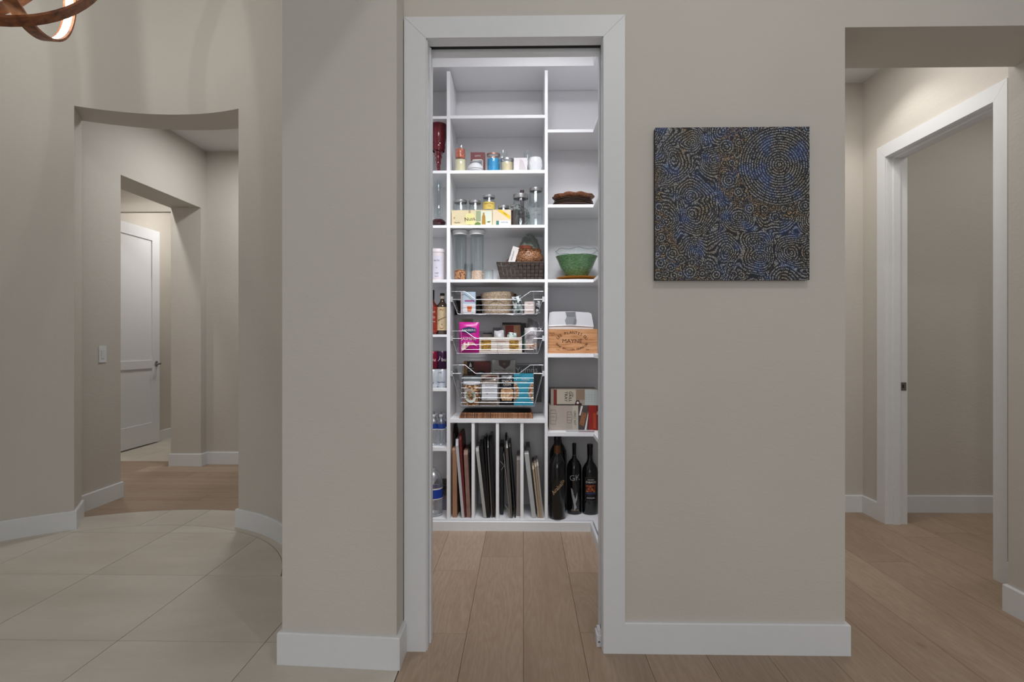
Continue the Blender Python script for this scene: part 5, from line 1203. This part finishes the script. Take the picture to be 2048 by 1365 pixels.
t3_, w4, h4 = flat_box('dark carton with a picture of brown toast slices', 1157.2, 1176.4, 811, 851, Yx, P('box_darkgrey', '#4a4240', .5), zbase=zr4 + .0005)
mb(P('toast', '#8a5a3c', .6, vary=.3, vscale=60)).prism([(-w4 * .42, h4 * .25), (w4 * .02, h4 * .15), (w4 * .36, h4 * .68), (-w4 * .12, h4 * .74)], -.0008, 0, 'y').done('toast_print', t3_)
mb(paper).prism([(w4 * .1, 0), (w4 * .3, 0), (w4 * .5, h4 * .6), (w4 * .5, h4 * .75)], -.0012, -.0004, 'y').prism([(-w4 * .45, h4 * .6), (-w4 * .25, h4 * .98), (-w4 * .05, h4 * .98), (-w4 * .3, h4 * .6)], -.0012, -.0004, 'y').done('cloth_print', t3_)
t, w2, h2_ = flat_box('beige carton labelled grill tray, on top of the pale one', 1101.5, 1196, 779, 810.5, Yx + .004, P('box_beige', '#9c9285', .6), zbase=zr4 + zl + .0015)
quad(P('stripe_red', '#702422', .5), -w2 * .44, -w2 * .37, 0, h2_, t, y=0); quad(P('panel_pale', '#b3aa9a', .5), -w2 * .37, w2 * .03, h2_ * .08, h2_, t, y=0)
quad(P('panel_dots', '#aeb4b0', .5), w2 * .22, w2 * .5, 0, h2_, t, y=0); quad(P('panel_wood', '#8a7462', .5), w2 * .04, w2 * .22, h2_ * .35, h2_, t, y=0)
lettering([('TRAY', -w2 * .18, h2_ * .55, .028, -PI / 2, -.0008), ('GRILL', -w2 * .09, h2_ * .55, .028, -PI / 2, -.0008), ('CORE', -w2 * .035, h2_ * .66, .012, -PI / 2, -.0008)], ink, t)
lettering([('. . . .', w2 * .27 + k * w2 * .06, h2_ * .45, .03, -PI / 2, -.0008) for k in range(4)], P('dot_green', '#4f6a60'), t, 'dot_print')
mb(P('badge_maroon', '#3c1c1c', .5)).prism([(w2 * .0, 0), (w2 * .16, 0), (w2 * .15, h2_ * .14), (w2 * .12, h2_ * .14), (w2 * .10, h2_ * .32), (w2 * .04, h2_ * .32)], -.0014, -.0006, 'y').done('badge', t)
mb(paper).prism([(w2 * .07 + .008 * math.cos(a), h2_ * .16 + .008 * math.sin(a)) for a in [2 * PI * q / 16 for q in range(16)]], -.0022, -.0014, 'y').done('badge_disc', t)
mb(ink).box(-w2 * .37, w2 * .0, -.0012, -.0006, 0, h2_ * .06).done('dark_edge', t)
t = thing('magazine', 'thin magazine with red spine at the front edge of the lower right shelf', 'magazine', (X(1163, 3.79), 3.785, zr4 + .0005))
mb(P('mag_white', '#b8b6ba', .4)).box(-.10, .085, 0, .06, 0, .005).done('pages', t); mb(P('mag_red', '#8a4a50', .5)).box(-.02, .085, -.0008, 0, .001, .004).done('spine', t)
# bottles on the bottom deck
gbt = 'wine bottles on the bottom deck'
dkg = P('dark_bottle', '#07080a', .12, coat=.5)
def wine(label, px0, px1, ytop, Y, sh, neck, capm, capz=.86):
    xc, w_ = on(px0, px1, Y); r = w_ / 2; H = Z(ytop, (px0 + px1) / 2, Y) - DECK
    t = thing('wine_bottle', label, 'bottle', (xc, Y, DECK), 0, gbt)
    mb(dkg).lathe([(0, .006), (r * .7, .002), (r * .92, .0), (r, .01), (r * 1.0, H * sh), (r * .94, H * (sh + .05)), (r * .72, H * (sh + .10)), (r * (neck + .10), H * (sh + .145)), (r * neck, H * (sh + .19)), (r * neck, H * capz)], 36).done('body', t, SM)
    mb(capm).lathe([(r * neck * 1.04, H * (capz - .02)), (r * neck * 1.08, H * .95), (r * neck * 1.14, H * .955), (r * neck * 1.14, H * .985), (r * neck, H), (0, H)], 24).done('capsule', t, SM)
    return t, r, H
t, r, H = wine('front magnum bottle with copper neck band and slanted script', 1098, 1131, 872.5, 3.81, .62, .36, P('capsule_black', '#0c0c0e', .3))
t.location.x = max(t.location.x, XB1 + r + .004); t.location.z = DECK
mb(P('copper_foil', '#5e3c22', .35, metal=.5)).lathe([(r * .38, H * .745), (r * .40, H * .75), (r * .40, H * .80), (r * .385, H * .89)], 28).done('neck_band', t, SM)
wrap(lettering([('Arabella', .004, H * .40, .036, .85, -.0008)], P('script_gold', '#a88e6a', .4), t), r * 1.0)
mb(P('script_gold', '#a88e6a', .4)).tube([(r * 1.01 * math.sin(a), -r * 1.01 * math.cos(a), H * (.30 + .13 * q)) for a, q in [(-.5 + 1.2 * k / 8, (k / 8) ** .7) for k in range(9)]], .0012, 5).done('flourish', t)
big = t
t, r, H = wine('tall dark bottle behind the magnum, against the white panel', 1099, 1134, 855, 3.93, .66, .34, P('capsule_black', '#0c0c0e', .3)); t.location.x = X(1116.5, 3.99); t.location.y = 3.99
t, r, H = wine('middle bottle with silver capsule and white feather drawing', 1134, 1163, 886, 3.92, .64, .24, P('capsule_black', '#1c1c20', .3), .80)
mb(P('capsule_silver', '#85868a', .3, metal=.7)).lathe([(r * .25, H * .72), (r * .255, H * .78), (r * .255, H * .83)], 24).done('neck_label', t, SM)
wrap(lettering([('GK', 0, H * .52, .055, .1, -.0008)], P('engrave', '#8c8e92', .4), t), r); wrap(lettering([('vineyards', 0, H * .07, .014, 0, -.0008)], P('script_gold', '#a88e6a', .4), t, 'small_lettering'), r)
fe = mb(P('feather_white', '#9a9ca0', .5)).prism([(-r * .55, H * .38), (-r * .35, H * .36), (r * .05, H * .22), (r * .35, H * .32), (r * .30, H * .22), (r * .10, H * .16), (r * .25, H * .10), (-r * .10, H * .06), (-r * .12, H * .14), (-r * .40, H * .26)], -.0008, 0, 'y').done('feather_drawing', t); wrap(fe, r)
t, r, H = wine('right bottle with orange and black picture label', 1164, 1196, 888, 3.92, .60, .33, P('capsule_black', '#0c0c0e', .3))
def curved(m_, x0, x1, z0, z1, off=.0006, name='label'):
    a0 = x0 / r; a1 = x1 / r; return mb(m_).lathe([(r + off, z0), (r + off, z1)], 12, (0, 0, 0), -PI / 2 + a0, -PI / 2 + a1).done(name, t, SM)
curved(P('label_edge', '#4a443c', .4), -r * .72, r * .72, H * .20, H * .54, .0004, 'label_border'); curved(P('label_black', '#101014', .4), -r * .68, r * .68, H * .205, H * .535, .0007)
curved(speckle('fiery', ['#8e3a1c', '#b86a24', '#6a2a1c', '#3a1a1c'], 110), -r * .6, r * .6, H * .33, H * .43, .001, 'label_picture'); curved(P('label_blue', '#2c3a5a', .4), -r * .6, r * .6, H * .30, H * .325, .001, 'label_stripe')
wrap(lettering([('RANCHO', 0, H * .505, .010, 0, -.0014), ('ZABACO', 0, H * .47, .0175, 0, -.0014), ('ZINFANDEL', 0, H * .245, .0105, 0, -.0014)], paper, t), r)
# white scalloped bowls on the right leg, seen edge-on
zr0 = zs(409); 
for k in range(4):
    t = thing('scalloped_bowl', ['lowest white scalloped bowl on the right-hand shelf', 'second white scalloped bowl from the bottom', 'third white scalloped bowl from the bottom', 'topmost white scalloped bowl of the leaning pile'][k], 'bowl', (.60, 3.38, zr0 + .001 + k * .07), 0, 'white scalloped bowls by the right jamb')
    mb(P('white_china', '#d8d8da', .25)).lathe([(0, 0), (.06, 0), (.07, .01), (.12, .05), (.135, .08), (.130, .08), (.115, .052), (.06, .012), (0, .008)], 48, fn=lambda q, z, a: (q * (1 + (.03 * math.sin(12 * a) if z > .04 else 0)), z)).done('bowl', t, SM)

# ================================================================ PAINTING
def painting_mat():
    m = bpy.data.materials.new('dot_painting'); m.use_nodes = True; t = NT(m)
    tc = t.n('ShaderNodeTexCoord'); sep = t.n('ShaderNodeSeparateXYZ'); t.l(tc.outputs['Object'], sep.inputs[0])
    cm = t.n('ShaderNodeCombineXYZ'); t.l(sep.outputs[0], cm.inputs[0]); t.l(sep.outputs[2], cm.inputs[1]); p = cm.outputs[0]    # metres, 0..0.61
    S_ = .612
    pn = t.n('ShaderNodeTexNoise', i_Scale=14.0, i_Detail=1.0); t.l(p, pn.inputs['Vector'])
    circles = [(.791, .737, .262)]
    rnd = random.Random(5)
    pts = [(.455, .855, .05), (.535, .88, .032), (.52, .80, .022), (.575, .94, .035), (.49, .75, .024), (.64, .975, .045), (.97, .975, .04), (.97, .92, .02),
           (.47, .64, .055), (.53, .565, .032), (.60, .46, .035), (.695, .455, .028), (.765, .405, .042), (.82, .455, .024), (.955, .475, .052), (.86, .455, .016), (.55, .49, .018), (.99, .555, .022), (.57, .545, .014),
           (.025, .47, .03), (.07, .435, .02), (.02, .40, .02), (.07, .375, .028), (.015, .34, .025), (.04, .275, .032), (.11, .17, .045), (.045, .205, .028), (.035, .11, .038), (.10, .085, .035),
           (.165, .135, .036), (.22, .055, .045), (.30, .04, .034), (.39, .035, .045), (.02, .03, .028), (.065, .04, .026), (.12, .03, .026), (.16, .04, .02), (.285, .11, .026), (.48, .10, .032), (.50, .045, .022), (.235, .115, .03),
           (.015, .165, .02), (.45, .03, .02), (.34, .085, .02), (.55, .03, .026), (.985, .06, .03)]
    circles += pts
    d = None
    for (cx_, cz_, cr_) in circles:
        vm = t.n('ShaderNodeVectorMath', operation='DISTANCE'); t.l(p, vm.inputs[0]); vm.inputs[1].default_value = (cx_ * S_, cz_ * S_, 0)
        e = t.math('SUBTRACT', vm.outputs['Value'], cr_ * S_); d = e if d is None else t.math('MINIMUM', d, e)
    d = t.math('ADD', d, t.math('MULTIPLY', t.math('SUBTRACT', pn.outputs[0], .5), .004))
    inside = t.math('LESS_THAN', d, 0.0)
    # wandering contour field
    wn = t.n('ShaderNodeTexNoise', i_Scale=11.0, i_Detail=0.0); t.l(p, wn.inputs['Vector'])
    wv = t.n('ShaderNodeVectorMath', operation='MULTIPLY_ADD'); t.l(wn.outputs['Color'], wv.inputs[0]); wv.inputs[1].default_value = (.055, .055, 0); t.l(p, wv.inputs[2])
    nf = t.n('ShaderNodeTexVoronoi', feature='SMOOTH_F1', i_Scale=8.5, i_Smoothness=.32); nf.voronoi_dimensions = '2D'; t.l(wv.outputs[0], nf.inputs['Vector'])
    field = t.math('MULTIPLY', nf.outputs['Distance'], 1 / 8.5 / .0092); ringc = t.math('MULTIPLY', d, 1 / .0100)
    # small voronoi rosettes for the tan zones
    vz = t.n('ShaderNodeTexVoronoi', i_Scale=38.0); t.l(p, vz.inputs['Vector'])
    # tan zones: round the big disc's lower-left, and the lower-left corner
    def dist(cx_, cz_):
        vm = t.n('ShaderNodeVectorMath', operation='DISTANCE'); t.l(p, vm.inputs[0]); vm.inputs[1].default_value = (cx_ * S_, cz_ * S_, 0); return vm.outputs['Value']
    nz2 = t.n('ShaderNodeTexNoise', i_Scale=5.0, i_Detail=2.0); t.l(p, nz2.inputs['Vector'])
    wob = t.math('MULTIPLY', t.math('SUBTRACT', nz2.outputs[0], .5), .10)
    band = t.math('LESS_THAN', t.math('ADD', dist(.76, .765), wob), .375 * S_)
    corner = t.math('LESS_THAN', t.math('ADD', t.math('ADD', t.math('MULTIPLY', sep.outputs[0], .42), sep.outputs[2]), wob), .115)
    corner2 = t.math('LESS_THAN', t.math('ADD', t.math('ADD', sep.outputs[0], t.math('MULTIPLY', sep.outputs[2], .28)), wob), .125)
    tan = t.math('MINIMUM', 1.0, t.math('ADD', t.math('ADD', band, corner), corner2))
    small = t.math('MULTIPLY', vz.outputs['Distance'], 4.4)
    base_f = t.math('ADD', t.math('MULTIPLY', field, t.math('SUBTRACT', 1.0, tan)), t.math('MULTIPLY', small, tan))
    coord = t.math('ADD', t.math('MULTIPLY', base_f, t.math('SUBTRACT', 1.0, inside)), t.math('MULTIPLY', ringc, inside))
    line = t.ramp(t.math('FRACT', coord), [(.14, (0, 0, 0)), (.30, (1, 1, 1)), (.66, (1, 1, 1)), (.82, (0, 0, 0))])
    dots = t.n('ShaderNodeTexVoronoi', i_Scale=270.0, i_Randomness=.75); t.l(p, dots.inputs['Vector'])
    dm = t.ramp(dots.outputs['Distance'], [(.40, (1, 1, 1)), (.62, (0, 0, 0))])
    on_ = t.math('MULTIPLY', line, dm)
    ncol = t.n('ShaderNodeTexNoise', i_Scale=13.0, i_Detail=2.0); t.l(p, ncol.inputs['Vector'])
    dotc = t.ramp(ncol.outputs[0], [(.28, srgb('#b09a7c')), (.42, srgb('#b4ada2')), (.54, srgb('#adaeb2')), (.64, srgb('#98a6c6')), (.78, srgb('#788cbc'))])
    dotc = t.mix(t.math('MULTIPLY', t.math('MULTIPLY', tan, t.math('SUBTRACT', 1.0, inside)), .85), dotc, srgb('#b89a70'))
    basec = t.ramp(ncol.outputs[0], [(.35, srgb('#15161a')), (.52, srgb('#171a24')), (.66, srgb('#1d2949')), (.78, srgb('#1f2f5a'))])
    t.l(t.mix(on_, basec, dotc), t.b.inputs['Base Color']); t.b.inputs['Roughness'].default_value = .6
    t.bump(on_, .4, .0015)
    return m
xp0, xp1 = X(1310.5, 2.27), X(1619, 2.27); zp0, zp1 = Z(560, 1460, 2.27), Z(254, 1460, 2.27)
t = thing('dot_painting', 'square blue and tan dot painting hanging right of the pantry', 'painting', (xp0, 2.27, zp0))
PWd, PHt = xp1 - xp0, zp1 - zp0
mb(painting_mat()).box(0, PWd, 0, .004, 0, PHt).bevel(.0015).done('canvas_face', t)
mb(P('canvas_side', '#14141a', .7)).box(.001, PWd - .001, .004, .029, .001, PHt - .001).done('stretcher', t)

# ================================================================ CHANDELIER
def walnut():
    m = bpy.data.materials.new('walnut_band'); m.use_nodes = True; q = NT(m); tc = q.n('ShaderNodeTexCoord'); nz = q.n('ShaderNodeTexNoise', i_Scale=26.0, i_Detail=4.0, i_Distortion=.4); q.l(tc.outputs['Object'], nz.inputs['Vector'])
    q.l(q.ramp(nz.outputs[0], [(.3, srgb('#5a2e17')), (.5, srgb('#8a4e2a')), (.72, srgb('#a56536'))]), q.b.inputs['Base Color']); q.b.inputs['Roughness'].default_value = .45; return m
M_wal = walnut(); M_led = mat('led_strip', '#ffffff', .5, emit='#eef8dc', estr=1.5)
CC = Vector((-2.50, 2.72, 3.24))
ch = thing('chandelier', 'chandelier of interlaced curved walnut bands with light strips', 'chandelier', CC)
def band_ring(R, n_, centre, bw_=.05, th_=.012, led=True):
    n_ = Vector(n_).normalized(); a_ = n_.orthogonal().normalized(); b_ = n_.cross(a_); N = 72
    b = mb(M_wal); rows = []; lrows = []
    for k in range(N):
        an = 2 * PI * k / N; rad = a_ * math.cos(an) + b_ * math.sin(an); c = Vector(centre)
        rows.append([b.bm.verts.new(c + rad * (R + s1 * th_ / 2) + n_ * s2 * bw_ / 2) for s1, s2 in ((-1, -1), (1, -1), (1, 1), (-1, 1))])
    for k in range(N):
        A, B = rows[k], rows[(k + 1) % N]
        for q in range(4): b._f([A[q], A[(q + 1) % 4], B[(q + 1) % 4], B[q]])
    o = b.done('wood_band', ch, SM)
    if led:
        b = mb(M_led); rows = []
        for k in range(N):
            an = 2 * PI * k / N; rad = a_ * math.cos(an) + b_ * math.sin(an); c = Vector(centre)
            rows.append([b.bm.verts.new(c + rad * (R - th_ / 2 - .002) + n_ * s2 * bw_ * .32) for s2 in (-1, 1)])
        for k in range(N): A, B = rows[k], rows[(k + 1) % N]; b._f([A[0], A[1], B[1], B[0]])
        sub(b.done('light_strip', o), 'white light strip')
    return o
band_ring(.564, (-.566, .836, -.20), (-.065, -.122, .004), .068)
band_ring(.42, (.961, .277, .05), (.11, .01, -.075), .060)
band_ring(.63, (-.552, .866, -.253), (-.334, -.244, -.015), .070)
mb(M_wal).tube([(0, 0, .55), (0, 0, .84)], .008, 10).done('stem', ch); mb(P('bronze', '#3a2a20', .4, metal=.8)).lathe([(0, .80), (.07, .80), (.075, .81), (.07, .84), (0, .84)], 24).done('ceiling_plate', ch, SM)
for dx_, dy_, dz_ in ((.30, .05, .05), (-.22, -.15, .15), (.05, .25, -.10)):
    light('chandelier_light', 'POINT', CC + Vector((dx_, dy_, dz_)), 5.6, 0.010, col=(1, .985, .96))
